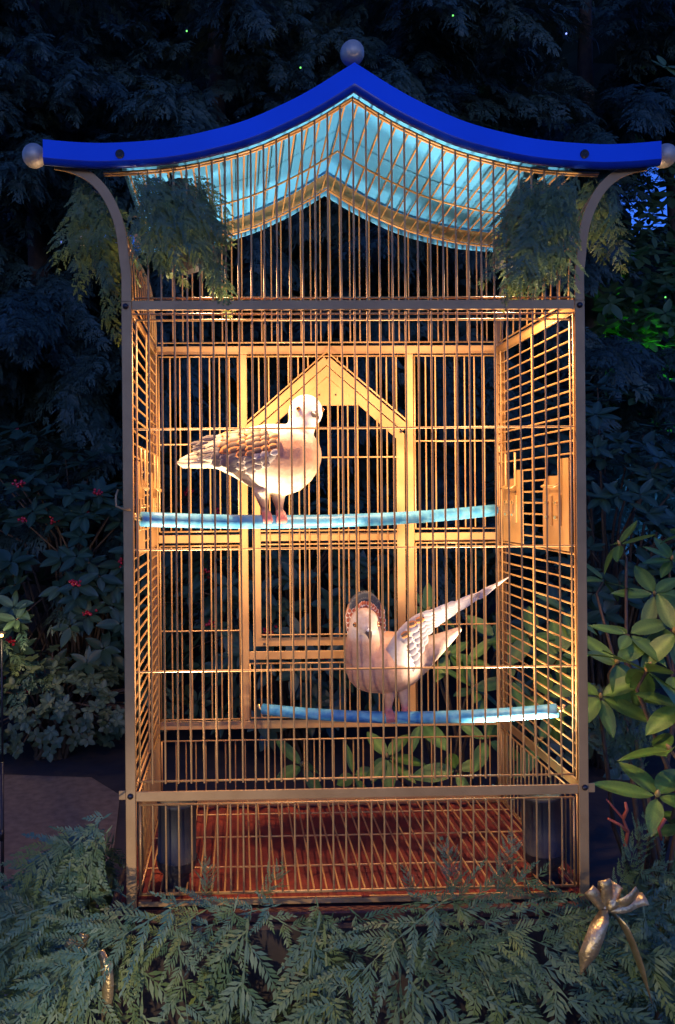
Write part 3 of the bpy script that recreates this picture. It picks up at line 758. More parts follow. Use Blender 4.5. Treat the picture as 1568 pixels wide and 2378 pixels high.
# --- dove with raised wings, on the lower perch
q2 = rod_at(P2, 922); Y2 = q2.y
def w2(u, v, dy=0.0): p = at(u, v, Y2); return Vector((p.x - q2.x, dy, p.z - q2.z))
m2 = Matrix.Translation(q2); PX2 = (at(900, 1500, Y2).x - at(800, 1500, Y2).x) / 100
d2 = empty('dove', q2, 'peach dove with raised wings standing on the lower blue rod', 'bird', 'doves in the birdcage', m2)
secs2 = [(803, 1545, 14, 0), (812, 1543, 38, 0), (828, 1540, 58, 0), (855, 1537, 70, 0), (890, 1536, 72, 0), (925, 1535, 68, 0), (960, 1532, 57, 0.01), (990, 1522, 42, 0.015), (1012, 1508, 31, 0.018), (1042, 1488, 20, 0.022), (1066, 1472, 11, 0.026), (1080, 1464, 4, 0.028)]
S2 = [(w2(u, v, dy), Vector((0, 0, hh * PX2)), Vector((0, hh * 0.88 * PX2 if u < 1000 else hh * 1.1 * PX2, 0))) for u, v, hh, dy in secs2]
hc2 = w2(842, 1440, -0.030)
neck2 = [(w2(850, 1530, -0.012), 50), (w2(846, 1495, -0.020), 46), (w2(843, 1465, -0.028), 40), (w2(842, 1440, -0.030), 34)]
parts = [loft_vf(S2), loft_vf([(c, Vector((r * PX2, 0, 0)), Vector((0, 0.85 * r * PX2, 0.2 * r * PX2))) for c, r in neck2]), ball_vf(hc2, 0.037)]
hf2 = Vector((0.10, -0.93, -0.35)).normalized()
parts.append(ball_vf(hc2 + hf2 * 0.014 + Vector((0, 0, -0.004)), 0.029))
parts += legs_vf([w2(903, 1590, -0.010), w2(935, 1585, 0.012)], [w2(901, 1652, -0.004), w2(942, 1652, 0.004)], 0.0155, (0.2, -1, 0))
me2 = remesh('dove_raised', join(parts), 0.0032, M['bird'])
def paint2(co):
    x, y, z = co[:, 0], co[:, 1], co[:, 2]
    c = mixc((0.56, 0.31, 0.195), (0.50, 0.37, 0.30), step(x, -0.03, 0.06))
    hd = step(z, 0.200, 0.225) * step(-y, 0.02, 0.05); c = c * (1 - hd[:, None]) + np.array([0.58, 0.46, 0.38])[None] * hd[:, None]
    rs = step(-z, -0.040, -0.024); c = c * (1 - rs[:, None]) + np.array([0.50, 0.18, 0.16])[None] * rs[:, None]
    return c
paint(me2, paint2); link('body', me2, d2, m2)
face(hc2, hf2, d2, m2, 0.0050, 0.037, 0.020)
for u, v in ((886, 1463), (889, 1472), (891, 1481), (806, 1482), (809, 1491), (812, 1499)):
    s = 1 if u > 850 else -1
    put_feather('bar', w2(u, v, -0.038 + (0.012 if s > 0 else 0.01)), (-0.5 * s, -0.3, -0.8), (s * 0.75, -0.65, 0.1), 0.013, d2, m2)
# the spread wing: a curved blade from the shoulder to its tip
TOPE = [(884, 1500), (905, 1462), (930, 1432), (955, 1414), (990, 1403), (1040, 1388), (1100, 1364), (1145, 1345), (1172, 1336)]
BOTE = [(930, 1585), (950, 1550), (966, 1515), (974, 1478), (992, 1445), (1048, 1410), (1100, 1385), (1145, 1358), (1172, 1341)]
V = []; nb_ = 8; kk = 28
tt = [float(i) for i in range(len(TOPE))]
def wing_pt(a, b, lift=0.0):
    t = a * (len(TOPE) - 1)
    tu, tv = interp(t, tt, [q[0] for q in TOPE]), interp(t, tt, [q[1] for q in TOPE]); bu, bv = interp(t, tt, [q[0] for q in BOTE]), interp(t, tt, [q[1] for q in BOTE])
    dy = -0.058 + 0.02 * a - 0.03 * math.sin(math.pi * a) + 0.018 * b - 0.016 * math.sin(math.pi * b) * (1 - a) - lift
    return w2(tu + (bu - tu) * b, tv + (bv - tv) * b, dy)
for i in range(kk + 1):
    for j in range(nb_ + 1): V.append(m2 @ wing_pt(i / kk, j / nb_))
nbk = len(V)
V += [v + Vector((0, 0.010 if 0 < (i % (nb_ + 1)) < nb_ else 0.003, 0)) for i, v in enumerate(V)]
Fc = []
for i in range(kk):
    for j in range(nb_):
        a = i * (nb_ + 1) + j; Fc += [(a, a + 1, a + nb_ + 2, a + nb_ + 1), (a + nbk, a + nb_ + 1 + nbk, a + nb_ + 2 + nbk, a + 1 + nbk)]
for i in range(kk):
    for j in (0, nb_):
        a = i * (nb_ + 1) + j; Fc.append((a, a + nb_ + 1, a + nb_ + 1 + nbk, a + nbk))
cw = np.array([[0.55, 0.47, 0.42]] * len(V)); 
wing2 = link('wing', mesh('wing_spread', V, Fc, M['feather'], True, cw), d2)
for i in range(9):          # flight feathers lying along the blade
    for (a0, L, kind) in ((0.50, 0.085, 'long'), (0.62, 0.075, 'long'), (0.74, 0.06, 'long')):
        b = (i + 0.5) / 9
        if (i + int(a0 * 10)) % 3 == 0 and a0 > 0.7: continue
        p = wing_pt(a0, b, 0.0015 + 0.0004 * i); q = wing_pt(min(1, a0 + 0.24), 0.35 + 0.3 * b, 0.002)
        mm = frame(q - p, (0, -1, 0.15), p, L); mm = mm @ Matrix.Diagonal((1, 0.6, 0.25, 1)); link('feather', FE['long'], wing2, m2 @ mm)
for r_ in range(6):
    for k in range(6):
        a = 0.16 + 0.42 * (5 - r_) / 5; b = (k + 0.5 + 0.4 * (r_ % 2)) / 6.6
        p = wing_pt(a, b, 0.003 + 0.0006 * r_); q = wing_pt(a + 0.1, min(1, b + 0.12), 0.003)
        kind = 'orange2' if (k == 0 and r_ > 2) else 'pale'
        mm = frame(q - p, (-0.1, -1, 0.1), p, 0.026) @ Matrix.Diagonal((1, 0.8, 0.4, 1)); link('feather', FE[kind], wing2, m2 @ mm)
# the other wing, seen end on behind the head
cu, cv = 845, 1436
def dish(a, rr, dy=0.0):
    """a: angle (0 = up, clockwise), rr 0..1"""
    ru = 44; rv = 66 if math.cos(a) > 0 else 62
    return w2(cu + ru * rr * math.sin(a), cv - rv * rr * math.cos(a), 0.004 + 0.030 * rr * rr * 0 - 0.024 * rr + dy)
V = [m2 @ dish(0, 0.0)]; Fc = []; NA = 36
for r_ in range(1, 6):
    for k in range(NA): V.append(m2 @ dish(2 * math.pi * k / NA, r_ / 5))
for k in range(NA): Fc.append((0, 1 + (k + 1) % NA, 1 + k))
for r_ in range(4):
    for k in range(NA):
        a = 1 + r_ * NA; Fc.append((a + k, a + (k + 1) % NA, a + NA + (k + 1) % NA, a + NA + k))
nV = len(V); V += [v + Vector((0, 0.012, 0)) for v in V]; Fc += [tuple(i + nV for i in reversed(q)) for q in Fc]
a = 1 + 4 * NA
for k in range(NA): Fc.append((a + k, a + (k + 1) % NA, a + (k + 1) % NA + nV, a + k + nV))
wing3 = link('wing', mesh('wing_raised', V, Fc, M['feather'], True, np.array([[0.075, 0.07, 0.07] if (v.z - q2.z) > w2(cu, 1402).z else [0.42, 0.20, 0.10] for v in V])), d2)
for k in range(13):
    for row, (rr, kind, sz) in enumerate(((0.64, 'dark', 0.027), (0.50, 'dark', 0.024))):
        a = math.radians(-62 + 124 * (k + 0.5 * row) / 12.5)
        p = dish(a, rr, -0.008 - 0.003 * row); q = dish(a * 0.8, 1.05, -0.004)
        mm = frame(q - p, (0, -1, 0.1), p, sz) @ Matrix.Diagonal((1, 0.7, 0.4, 1)); link('feather', FE['dark'], wing3, m2 @ mm)
for ring, rr in ((0, 0.92), (1, 0.76), (2, 0.60)):
    cnt = 24 - 4 * ring
    for k in range(cnt):
        a = math.radians(-128 + 256 * (k + 0.5 * (ring % 2)) / cnt)
        if abs(a) < math.radians(62): rr_ = rr * 0.72
        else: rr_ = rr
        p = dish(a, rr_, -0.012 - 0.002 * ring); q = dish(a, rr_ + 0.2, -0.012)
        mm = frame(Vector((random.uniform(-.4, .4), 0, -1)) + (q - p).normalized() * 0.35, (0, -1, 0.1), p, 0.0145) @ Matrix.Diagonal((1, 0.9, 0.5, 1)); link('feather', FE['ring'], wing3, m2 @ mm)

# ------------------------------------------------------------------ cedar sprays
def kites(B, D, N, L, Wd):
    """quads: base B, direction D, in-plane normal N, length L, width Wd (arrays)"""
    B = np.asarray(B); D = np.asarray(D); N = np.asarray(N); L = np.asarray(L)[:, None]; Wd = np.asarray(Wd)[:, None]
    return np.stack([B, B + D * L * 0.45 + N * Wd / 2, B + D * L, B + D * L * 0.45 - N * Wd / 2], 1)
def frond(rs, L=0.30, n=15, spread=0.40, droop=0.25, step_t=0.0085, lt=0.021, wt=0.0034, sdroop=0.15, lift=0.10, jit=1.0):
    B, D, N, LL, WW, SL, SY_ = [], [], [], [], [], [], []
    cur = [0.0]
    def add(b, d, l, w_): B.append((b[0], b[1], 0)); D.append((d[0], d[1], 0)); N.append((-d[1], d[0], 0)); LL.append(l); WW.append(w_); SL.append(cur[0])
    for i in range(12): add((L * i / 12, 0), (1, 0), L / 10, 0.004 * (1 - i / 15))
    for i in range(n):
        for s in (-1, 1):
            cur[0] = rs.normal(0, lift)
            t = min(1.0, max(0.0, (i + 0.25 * (s + 1) + rs.uniform(-.3, .3)) / n))
            x = L * (0.06 + 0.9 * t)
            ls = L * spread * (0.35 + 1.3 * t if t < 0.35 else 1.0 * (1.05 - t) / 0.7 * 0.8 + 0.05) * rs.uniform(0.6, 1.25)
            a = math.radians(44 + jit * rs.uniform(-9, 7)) * s; bend = rs.uniform(-0.45, 0.0) * s
            k = max(2, int(ls / step_t)); px, py = x, 0.0
            for j in range(k):
                aj = a + bend * j / k; d = (math.cos(aj), math.sin(aj)); sg = ls / k
                add((px, py), d, sg * 1.5, wt * 0.6)
                for s2 in (-1, 1):
                    if rs.random() < 0.07: continue
                    tj = (j + 0.5 + 0.25 * s2) / k
                    a2 = aj + s2 * math.radians(38 + rs.uniform(-7, 7)); d2_ = (math.cos(a2), math.sin(a2)); q = (0.5 + 0.25 * s2 + rs.uniform(-.15, .15)) * sg
                    add((px + d[0] * q, py + d[1] * q), d2_, lt * (1.25 - 0.9 * tj) * rs.uniform(0.7, 1.2), wt * rs.uniform(0.85, 1.1))
                px += d[0] * sg; py += d[1] * sg
            add((px, py), d, lt * 0.8, wt)
    q = kites(B, D, N, LL, WW)
    X = q[..., 0]; Y = q[..., 1]; SLa = np.array(SL)[:, None]
    ph = rs.uniform(0, 6)
    q[..., 2] = -droop * X * X / L - sdroop * Y * Y / (L * 0.4) + SLa * np.abs(Y) + 0.006 * np.sin(X * 60 + ph) + rs.uniform(-.0015, .0015, (len(q), 1))
    q[..., 2][:, 1] += np.array(WW) * 0.25; q[..., 2][:, 3] += np.array(WW) * rs.uniform(-0.3, 0.3, len(q))
    q[..., 1] += 0.16 * rs.uniform(-1, 1) * X * X / L
    return q
SPR = [quads('cedar_spray', frond(np.random.default_rng(100 + i), 0.30, 7 + i % 3, 0.40 + 0.05 * (i % 4), 0.12 + 0.10 * (i % 3), 0.0062, 0.0165, 0.0042), M['cedar']) for i in range(7)]
SPR_D = [quads('cedar_hanging_spray', frond(np.random.default_rng(200 + i), 0.30, 9, 0.36, 0.40, 0.0070, 0.0165, 0.0056, 0.3), M['cedar']) for i in range(4)]
def spray(parent, u, v, y, ang, L, out=0.15, roll=0.3, hang=False, name='spray'):
    """ang: picture direction in degrees, 0 right, 90 up; out: lean toward the camera"""
    a = math.radians(ang); p = at(u, v, y)
    d = Vector((math.cos(a), -out, math.sin(a)))
    nrm = Vector((random.uniform(-roll, roll), -1, random.uniform(-roll, roll) + 0.45))
    return link(name, random.choice(SPR_D if hang else SPR), parent, frame(d, nrm, p, L / 0.30))
# garland over the front of the plinth
gar = empty('cedar_garland', (0, -0.12, 0.56), 'long cedar garland draped over the base below the cage', 'garland')
rows_ = [(2088, -0.085, 0.10, 12), (2100, -0.065, 0.20, 13), (2122, -0.070, 0.40, 9), (2155, -0.085, 0.38, 8), (2215, -0.105, 0.30, 6), (2300, -0.100, 0.22, 6)]
for ri, (v, y, out, cnt) in enumerate(rows_[::-1]):
    for k in range(cnt):
        u = 110 + 1460 * (k + random.uniform(0.1, 0.9)) / cnt
        ang = -90 + (u - 760) / 760 * 38 + random.uniform(-30, 30)
        if v < 2105: ang = random.choice([random.uniform(-38, 3), random.uniform(178, 215), random.uniform(-38, 3), random.uniform(178, 215), random.uniform(-115, -65)])
        if u > 1150 and v > 2170 and random.random() < 0.6: continue
        spray(gar, u, v + random.uniform(-14, 14), y + random.uniform(-0.045, 0.03), ang, random.uniform(0.44, 0.64) * (0.62 if v < 2110 else 1), out + random.uniform(-0.15, 0.30), 0.45)
# tips standing up in front of the grille
for u, v, ang, L in ((480, 2108, 85, 0.085), (600, 2105, 65, 0.09), (1062, 2100, 97, 0.115), (1160, 2096, 84, 0.125), (965, 2104, 100, 0.075), (300, 2085, 150, 0.20), (1420, 2080, 60, 0.15), (1500, 2070, 20, 0.2)):
    spray(gar, u, v, -0.03 + random.uniform(-0.02, 0.01), ang, L * 1.25, 0.12, 0.4)
# mound at the outer corner beside the path
gl = empty('cedar_bundle', (-0.70, 0.1, 0.45), 'mound of drooping cedar sprays beside the cage post next to the path', 'greenery')
for k in range(38):
    t = random.random(); u = 285 - 215 * t + random.uniform(-18, 18); v = 1880 + 215 * t * t + random.uniform(0, 150) * (0.35 + t * 0.6)
    spray(gl, min(u, 288), v, 0.02 + random.uniform(-0.10, 0.22), -90 - random.uniform(0, 62), random.uniform(0.28, 0.42), random.uniform(-0.05, 0.3), 0.45, hang=random.random() < 0.3)
for k in range(12):
    spray(gl, random.uniform(20, 120), random.uniform(2080, 2200), 0.1, random.uniform(180, 260), random.uniform(0.15, 0.25), 0.1, 0.6, hang=True)
# sprays right of the cage base
g2 = empty('cedar_bundle', (0.66, 0.1, 0.5), 'dark cedar sprays behind the gold bow beside the rhododendron', 'greenery')
for k in range(28):
    spray(g2, random.uniform(1375, 1590), random.uniform(1985, 2240), random.uniform(-0.08, 0.25), random.choice([random.uniform(-70, 30), random.uniform(-120, -60)]), random.uniform(0.28, 0.40), 0.15, 0.4)
# sprays hanging from both eaves
def eave(us, label, sgn):
    e = empty('cedar_spray_bunch', at(us[0], 400, -0.01), label, 'greenery')
    return e
ge = eave((330,), 'bunch of cedar sprays hanging under the eave above the standing dove', 1)
for k in range(36):
    t = random.random(); u = 300 + 165 * t + random.uniform(-20, 20); v = 398 + random.uniform(0, 150) * (0.5 + 0.5 * t)
    spray(ge, u, v, random.uniform(-0.065, -0.015), -90 + random.uniform(8, 52), random.uniform(0.13, 0.20) * (1 - 0.2 * t), random.uniform(0, 0.12), 0.5, hang=random.random() < 0.7)
for k in range(12): spray(ge, random.uniform(300, 450), random.uniform(392, 425), random.uniform(-0.05, -0.02), -90 + random.uniform(20, 62), random.uniform(0.10, 0.16), 0.05, 0.5, hang=True)
for k in range(5): spray(ge, 470 + k * 9, 560 + k * 14, -0.02, -90 + random.uniform(0, 35), 0.11, 0.05, 0.5, hang=True)
for k in range(16):
    spray(ge, random.uniform(185, 275), random.uniform(392, 520), random.uniform(0.02, 0.12), -90 + random.uniform(-18, 18), random.uniform(0.13, 0.24), 0.0, 0.5, hang=True)
for v, L in ((600, 0.12), (660, 0.14)): spray(ge, 242, v, 0.05, -88, L, 0.0, 0.3, hang=True)
ge2 = eave((1340,), 'bunch of cedar sprays hanging under the eave near the blue glow', -1)
for k in range(38):
    t = random.random(); u = 1345 - 125 * t + random.uniform(-15, 15); v = 402 + random.uniform(0, 160) * (0.5 + 0.5 * t)
    spray(ge2, u, v, random.uniform(-0.065, -0.015), -90 - random.uniform(-6, 42), random.uniform(0.13, 0.19), random.uniform(0, 0.12), 0.5, hang=random.random() < 0.7)
for k in range(12): spray(ge2, random.uniform(1245, 1350), random.uniform(398, 430), random.uniform(-0.05, -0.02), -90 - random.uniform(10, 55), random.uniform(0.10, 0.15), 0.05, 0.5, hang=True)
for k in range(5): spray(ge2, 1175 + k * 22, 600 + random.uniform(-30, 20), -0.02, -90 - random.uniform(0, 40), 0.10, 0.05, 0.5, hang=True)
for k in range(12):
    spray(ge2, random.uniform(1368, 1430), random.uniform(395, 470), random.uniform(0.02, 0.10), -90 + random.uniform(-20, 15), random.uniform(0.12, 0.17), 0.0, 0.5, hang=True)

# ------------------------------------------------------------------ gold bows
def ribbon(name, pts, wdirs, wdt, parent):
    V = []; Fc = []
    for p, wd, q in zip(pts, wdirs, wdt):
        wd = Vector(wd).normalized() * q / 2; cr = Vector((0, -0.12 * q, 0.05 * q)); V += [Vector(p) - wd, Vector(p) + cr, Vector(p) + wd]
    for i in range(len(pts) - 1):
        for k in (0, 1): Fc.append((3 * i + k, 3 * i + k + 1, 3 * i + k + 4, 3 * i + k + 3))
    o = link(name, mesh(name, V, Fc, M['ribbon'], True), parent); s_ = o.modifiers.new('solid', 'SOLIDIFY'); s_.thickness = 0.0007; return o
def bow(u, v, y, label, loops, strips, tails, sc=1.0):
    c = at(u, v, y); e = empty('ribbon_bow', c, label, 'bow')
    solid('knot', ball_vf(c, 0.010 * sc, 12, 8), M['ribbon'], e, smooth=True)
    for ang, L, tw in loops:
        a = math.radians(ang); d = Vector((math.cos(a), -0.25, math.sin(a))).normalized(); n_ = Vector((0.1, -1, 0.1)); n_ = (n_ - d * n_.dot(d)).normalized()
        wd = d.cross(n_).normalized(); pts = []; wds = []
        for i in range(17):
            t = i / 16 * 2 * math.pi
            pts.append(c + d * (L * (1 - math.cos(t)) / 2) + n_ * (0.008 * sc * math.sin(t)) * (0.4 + 0.9 * (1 - math.cos(t)) / 2)); wds.append(wd + n_ * tw * (i / 16 - 0.5))
        ribbon('loop', pts, wds, [0.024 * sc] * 17, e)
    for ang, L, tw in strips:
        a = math.radians(ang); d = Vector((math.cos(a), -0.2, math.sin(a))).normalized(); wd0 = Vector((-math.sin(a), 0.2, math.cos(a)))
        pts = [c + d * (L * i / 10) + Vector((0, -0.012 * math.sin(i / 10 * 4 + tw), 0)) for i in range(11)]
        ribbon('strip', pts, [wd0 + Vector((0, tw * (0.3 + 0.7 * i / 10), 0)) for i in range(11)], [0.006 * sc + 0.020 * sc * min(1, i / 5) for i in range(11)], e)
    for P, a0, a1, wd in tails:
        P = [at(*q) for q in P]; n = len(P); pts = []; wds = []; ww = []
        for i in range(25):
            t = i / 24 * (n - 1); tx = [float(k) for k in range(n)]
            pts.append(Vector([interp(t, tx, [p[k] for p in P]) for k in range(3)])); a = a0 + a1 * i / 24
            wds.append((math.cos(a), -math.sin(a), 0.2)); f_ = i / 24; ww.append(wd * (0.5 + 0.5 * min(1, f_ / 0.3)) * (1 if f_ < 0.75 else max(0.12, (1 - f_) / 0.25)))
        ribbon('tail', pts, wds, ww, e)
    return e
bow(1405, 2108, -0.15, 'gold foil ribbon bow with a long tail beside the cage post', [(130, 0.062, 0.5), (97, 0.068, -0.4)], [(62, 0.055, 0.9), (36, 0.075, -0.7), (14, 0.085, 1.1)],
    [([(1402, 2112, -0.16), (1390, 2150, -0.19), (1372, 2200, -0.20), (1348, 2262, -0.19)], 0.1, 0.5, 0.036), ([(1418, 2112, -0.15), (1450, 2150, -0.17), (1480, 2220, -0.165), (1515, 2330, -0.16)], 1.1, 0.3, 0.022)])
bow(185, 2200, -0.13, 'crumpled gold ribbon half buried in the cedar beside the stone block', [(140, 0.030, 0.8), (70, 0.035, -0.8)], [],
    [([(235, 2205, -0.135), (248, 2250, -0.15), (250, 2310, -0.155), (236, 2375, -0.15)], 0.1, 0.3, 0.026)], 0.8)

# ------------------------------------------------------------------ conifers behind
def bough(rs, nf=26, far=False):
    """arching branch along +X, 1 m, with hanging fronds"""
    Q = []
    base = [frond(np.random.default_rng(int(rs.integers(1e6))), 0.34, 8, 0.44, 0.35, 0.014, 0.032, 0.0095, 0.35) for _ in range(3)]
    for k in range(nf):
        t = (k + 0.5) / nf; s = -1 if k % 2 else 1
        x = 0.15 + 0.85 * t; z = 0.10 * math.sin(t * 2.4) - 0.45 * t * t
        out = s * rs.uniform(0.2, 1.0) * (1.05 - 0.75 * t)
        d = Vector((rs.uniform(0.35, 0.9), out, rs.uniform(-0.75, -0.25)))
        nrm = Vector((rs.uniform(-.3, .5), rs.uniform(-.4, .4), 1))
        mm = np.array(frame(d, nrm, (x, rs.uniform(-.05, .05), z), rs.uniform(0.7, 1.25) * (1.1 - 0.3 * t)))
        q = base[rs.integers(3)]
        Q.append(q @ mm[:3, :3].T + mm[:3, 3])
    return np.concatenate(Q)
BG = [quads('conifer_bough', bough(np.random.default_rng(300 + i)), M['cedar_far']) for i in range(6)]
def conifer(x, y, H, rad, n, label, zmin=0.3, scale=1.0, skip=None, seed=1, arc=None):
    rr = random.Random(seed)
    e = empty('conifer_tree', (x, y, 0), label, 'tree', 'conifers behind the birdcage')
    tube('trunk', [(x, y, 0), (x + 0.03, y, H * 0.4), (x - 0.02, y, H * 0.75), (x, y, H)], [0.14 * scale, 0.10 * scale, 0.06 * scale, 0.02], M['bark'], e, 10)
    k = 0; tries = 0
    while k < n and tries < n * 6:
        tries += 1
        z = zmin + (H - zmin) * (k + rr.random()) / n; fr = (z / H)
        L = rad * (1.05 - 0.62 * fr) * rr.uniform(0.75, 1.2)
        a = rr.uniform(0, 2 * math.pi) if rr.random() < 0.30 else -math.pi / 2 + rr.gauss(0, 0.75)
        d = Vector((math.cos(a), math.sin(a), rr.uniform(-0.1, 0.45)))
        if skip and any(skip(Vector((x, y, z)) + d.normalized() * L * q + Vector((0, 0, -0.3 * L * q * q))) for q in (0.35, 0.7, 1.0)): k += 1; continue
        mm = frame(d, Vector((rr.uniform(-.25, .25), rr.uniform(-.25, .25), 1)), (x + d.x * 0.05, y + d.y * 0.05, z), L)
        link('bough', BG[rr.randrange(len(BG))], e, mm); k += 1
    return e
def sky_gap(p):
    d = p - CAM; u = CX + SX + F * d.dot(CR) / d.dot(CW); v = CY + SY - F * d.dot(CU) / d.dot(CW)
    return 1425 < u < 1640 and 400 < v < 590
def glow_gap(p):
    d = p - CAM; u = CX + SX + F * d.dot(CR) / d.dot(CW); v = CY + SY - F * d.dot(CU) / d.dot(CW)
    return u > 1425 and 400 < v < 790
conifer(-1.85, 4.5, 6.4, 1.7, 95, 'dark conifer with drooping sprays above the berry shrub', 1.7, 1, None, 11)
conifer(-0.40, 4.7, 7.0, 1.8, 100, 'dark conifer rising behind the roof beside the red-berried shrub', 1.5, 1, None, 12)
conifer(1.10, 4.5, 6.8, 1.75, 100, 'dark conifer rising behind the apex ball of the roof', 1.2, 1, glow_gap, 13)
conifer(2.70, 4.7, 6.8, 1.7, 95, 'bluish conifer rising behind the roof end and the blue glow', 1.4, 1, glow_gap, 14)
conifer(-3.0, 7.0, 9.0, 2.6, 90, 'tall dark conifer farther back beyond the berry shrub', 1.0, 1.5, None, 15)
conifer(-0.4, 7.4, 10.0, 2.8, 100, 'tallest dark conifer, in the back row behind the middle of the roof', 1.0, 1.5, None, 16)
conifer(2.3, 7.6, 10.0, 2.6, 90, 'dark conifer in the back row behind the bluish one', 1.0, 1.5, sky_gap, 17)
# wood closing the view far behind: one mass
rs = np.random.default_rng(5)
nx, nz = 80, 40; V = []; Fc = []
for j in range(nz + 1):
    for i in range(nx + 1):
        x = -13 + 26.0 * i / nx; z = 15.0 * j / nz; top = 15.5
        V.append((x + rs.uniform(-.1, .1), 10.5 + 0.9 * math.sin(x * 1.7) + rs.uniform(-.5, .5) + 0.04 * z * z * 0.4, min(z, max(2.2, top + rs.uniform(-.5, .5)))))
for j in range(nz):
    for i in range(nx):
        a = j * (nx + 1) + i
        if not sky_gap(Vector(V[a])): Fc.append((a, a + 1, a + nx + 2, a + nx + 1))
o = link('distant_wood', mesh('distant_wood', V, Fc, material('far_wood_green', (0.010, 0.020, 0.014), 0.95, 0, (0.004, 0.008, 0.006), 1.5, spec=0.1))); tag(o, 'dark wood closing the view behind the conifers', 'wood', kind='stuff')

# ------------------------------------------------------------------ leaves
def leaf_mesh(name, mat, L=1.0, W=0.34, fold=0.10, curl=0.15, blunt=0.8, rib=(1.5, 1.5, 1.6)):
    nu, V, C, Fc = 8, [], [], []
    for i in range(nu + 1):
        u = i / nu; wd = W / 2 * (math.sin(math.pi * u ** blunt) ** 0.75 if 0 < u < 1 else 0.02)
        for j, v in enumerate((-1, -0.5, 0, 0.5, 1)):
            V.append((L * u, v * wd, fold * W * v * v * (0.6 if abs(v) == 1 else 1.0) - curl * u * u * L))
            C.append(rib if v == 0 else (1, 1, 1))
    for i in range(nu):
        for j in range(4):
            a = i * 5 + j; Fc.append((a, a + 5, a + 6, a + 1))
    return mesh(name, V, Fc, M[mat], True, np.array(C, float))
LR = [leaf_mesh('rhododendron_leaf', 'rhodo', 1, 0.35 + 0.04 * i, 0.12, 0.04 + 0.1 * i, 0.85, (1.7, 1.6, 1.5)) for i in range(4)]
LS = [leaf_mesh('shrub_leaf', 'skimmia', 1, 0.40 + 0.05 * i, 0.12, 0.1 * i, 0.8) for i in range(3)]
LE = [leaf_mesh('pale_leaf', 'euon', 1, 0.62 + 0.05 * i, 0.10, 0.12 * i, 0.85) for i in range(3)]
LB = [leaf_mesh('broad_leaf', 'broad', 1, 0.5, 0.1, 0.1 * i, 0.85) for i in range(3)]
def mats_np(m): return np.array(m)
def mass(name, items, parent, mat):
    """many leaves too small to pick apart, joined: items = (leaf mesh, matrix)"""
    Vs, Fs, Cs, off_ = [], [], [], 0
    cache = {}
    for me, mm in items:
        if me.name not in cache:
            co = np.zeros(len(me.vertices) * 3, np.float32); me.vertices.foreach_get('co', co)
            fi = np.zeros(len(me.polygons) * 4, np.int32); me.polygons.foreach_get('vertices', fi); cache[me.name] = (co.reshape(-1, 3), fi.reshape(-1, 4))
        co, fi = cache[me.name]; A = np.array(mm); Vs.append(co @ A[:3, :3].T + A[:3, 3]); Fs.append(fi + off_); off_ += len(co)
    V = np.concatenate(Vs).astype(np.float32); Fq = np.concatenate(Fs)
    out = bpy.data.meshes.new(name); out.vertices.add(len(V)); out.vertices.foreach_set('co', V.ravel())
    out.loops.add(Fq.size); out.loops.foreach_set('vertex_index', Fq.ravel().astype(np.int32)); out.polygons.add(len(Fq)); out.polygons.foreach_set('loop_start', np.arange(0, Fq.size, 4, dtype=np.int32))
    out.materials.append(mat); out.update(calc_edges=True)
    a = out.color_attributes.new('col', 'FLOAT_COLOR', 'POINT'); a.data.foreach_set('color', np.ones(len(V) * 4, np.float32))
    o = link(name, out, parent); o['kind'] = 'stuff'; return o
def whorl(c, axis, n, L, meshes, rr, droop=0.25):
    axis = Vector(axis).normalized(); a0 = axis.orthogonal().normalized(); b0 = axis.cross(a0); out = []; ph = rr.uniform(0, 6.28)
    for k in range(n):
        th = ph + 2 * math.pi * k / n + rr.uniform(-.3, .3); rad = a0 * math.cos(th) + b0 * math.sin(th)
        d = rad + axis * rr.uniform(-droop, 0.6); nrm = axis + rad * rr.uniform(-.5, .2)
        out.append((rr.choice(meshes), frame(d, nrm, c + d.normalized() * L * 0.06, L * rr.uniform(0.7, 1.15))))
    return out
BUD = mesh('bud', *lathe_vf([(0.0005, 0), (0.006, 0.004), (0.0085, 0.012), (0.006, 0.022), (0.0008, 0.030)], 10), M['bud'], True)
def rhododendron(root, tips, label, seed, L=0.13, extra=0):
    rr = random.Random(seed); e = empty('rhododendron', root, label, 'shrub', 'rhododendrons round the cage')
    root = Vector(root); cnt = 0
    for c, ax in tips:
        c = Vector(c); mid = root.lerp(c, 0.55) + Vector((rr.uniform(-.08, .08), rr.uniform(-.08, .08), 0.05))
        tube('stem', [root + Vector((rr.uniform(-.1, .1), rr.uniform(-.1, .1), 0)), mid, c - Vector(ax).normalized() * 0.05, c], [0.010, 0.007, 0.0045, 0.004], M['twig'], e, 6)
        for me, mm in whorl(c, ax, rr.randint(4, 7), L, LR, rr, 0.55): link('leaf', me, e, mm)
        if rr.random() < 0.6: link('bud', BUD, e, frame(Vector(ax).orthogonal(), ax, c, rr.uniform(0.6, 1.0)))
    return e
rr = random.Random(21)
tips = []
for u, v, y in ((1440, 1265, 1.0), (1560, 1300, 1.1), (1400, 1350, 1.0), (1520, 1380, 0.9), (1460, 1475, 0.45), (1570, 1470, 0.40), (1500, 1560, 0.25), (1430, 1540, 0.4), (1580, 1640, 0.22), (1395, 1620, 0.35), (1560, 1745, 0.12), (1525, 1850, 0.12), (1600, 1920, 0.10), (1600, 1240, 1.1)):
    tips.append((at(u, v, y), (rr.uniform(-.6, .5), rr.uniform(-.6, .2), rr.uniform(0.5, 1.0))))
rhododendron((0.95, 0.45, 0.0), tips, 'broad-leaved rhododendron with brown buds beside the cage post', 31, 0.125)
tips = []
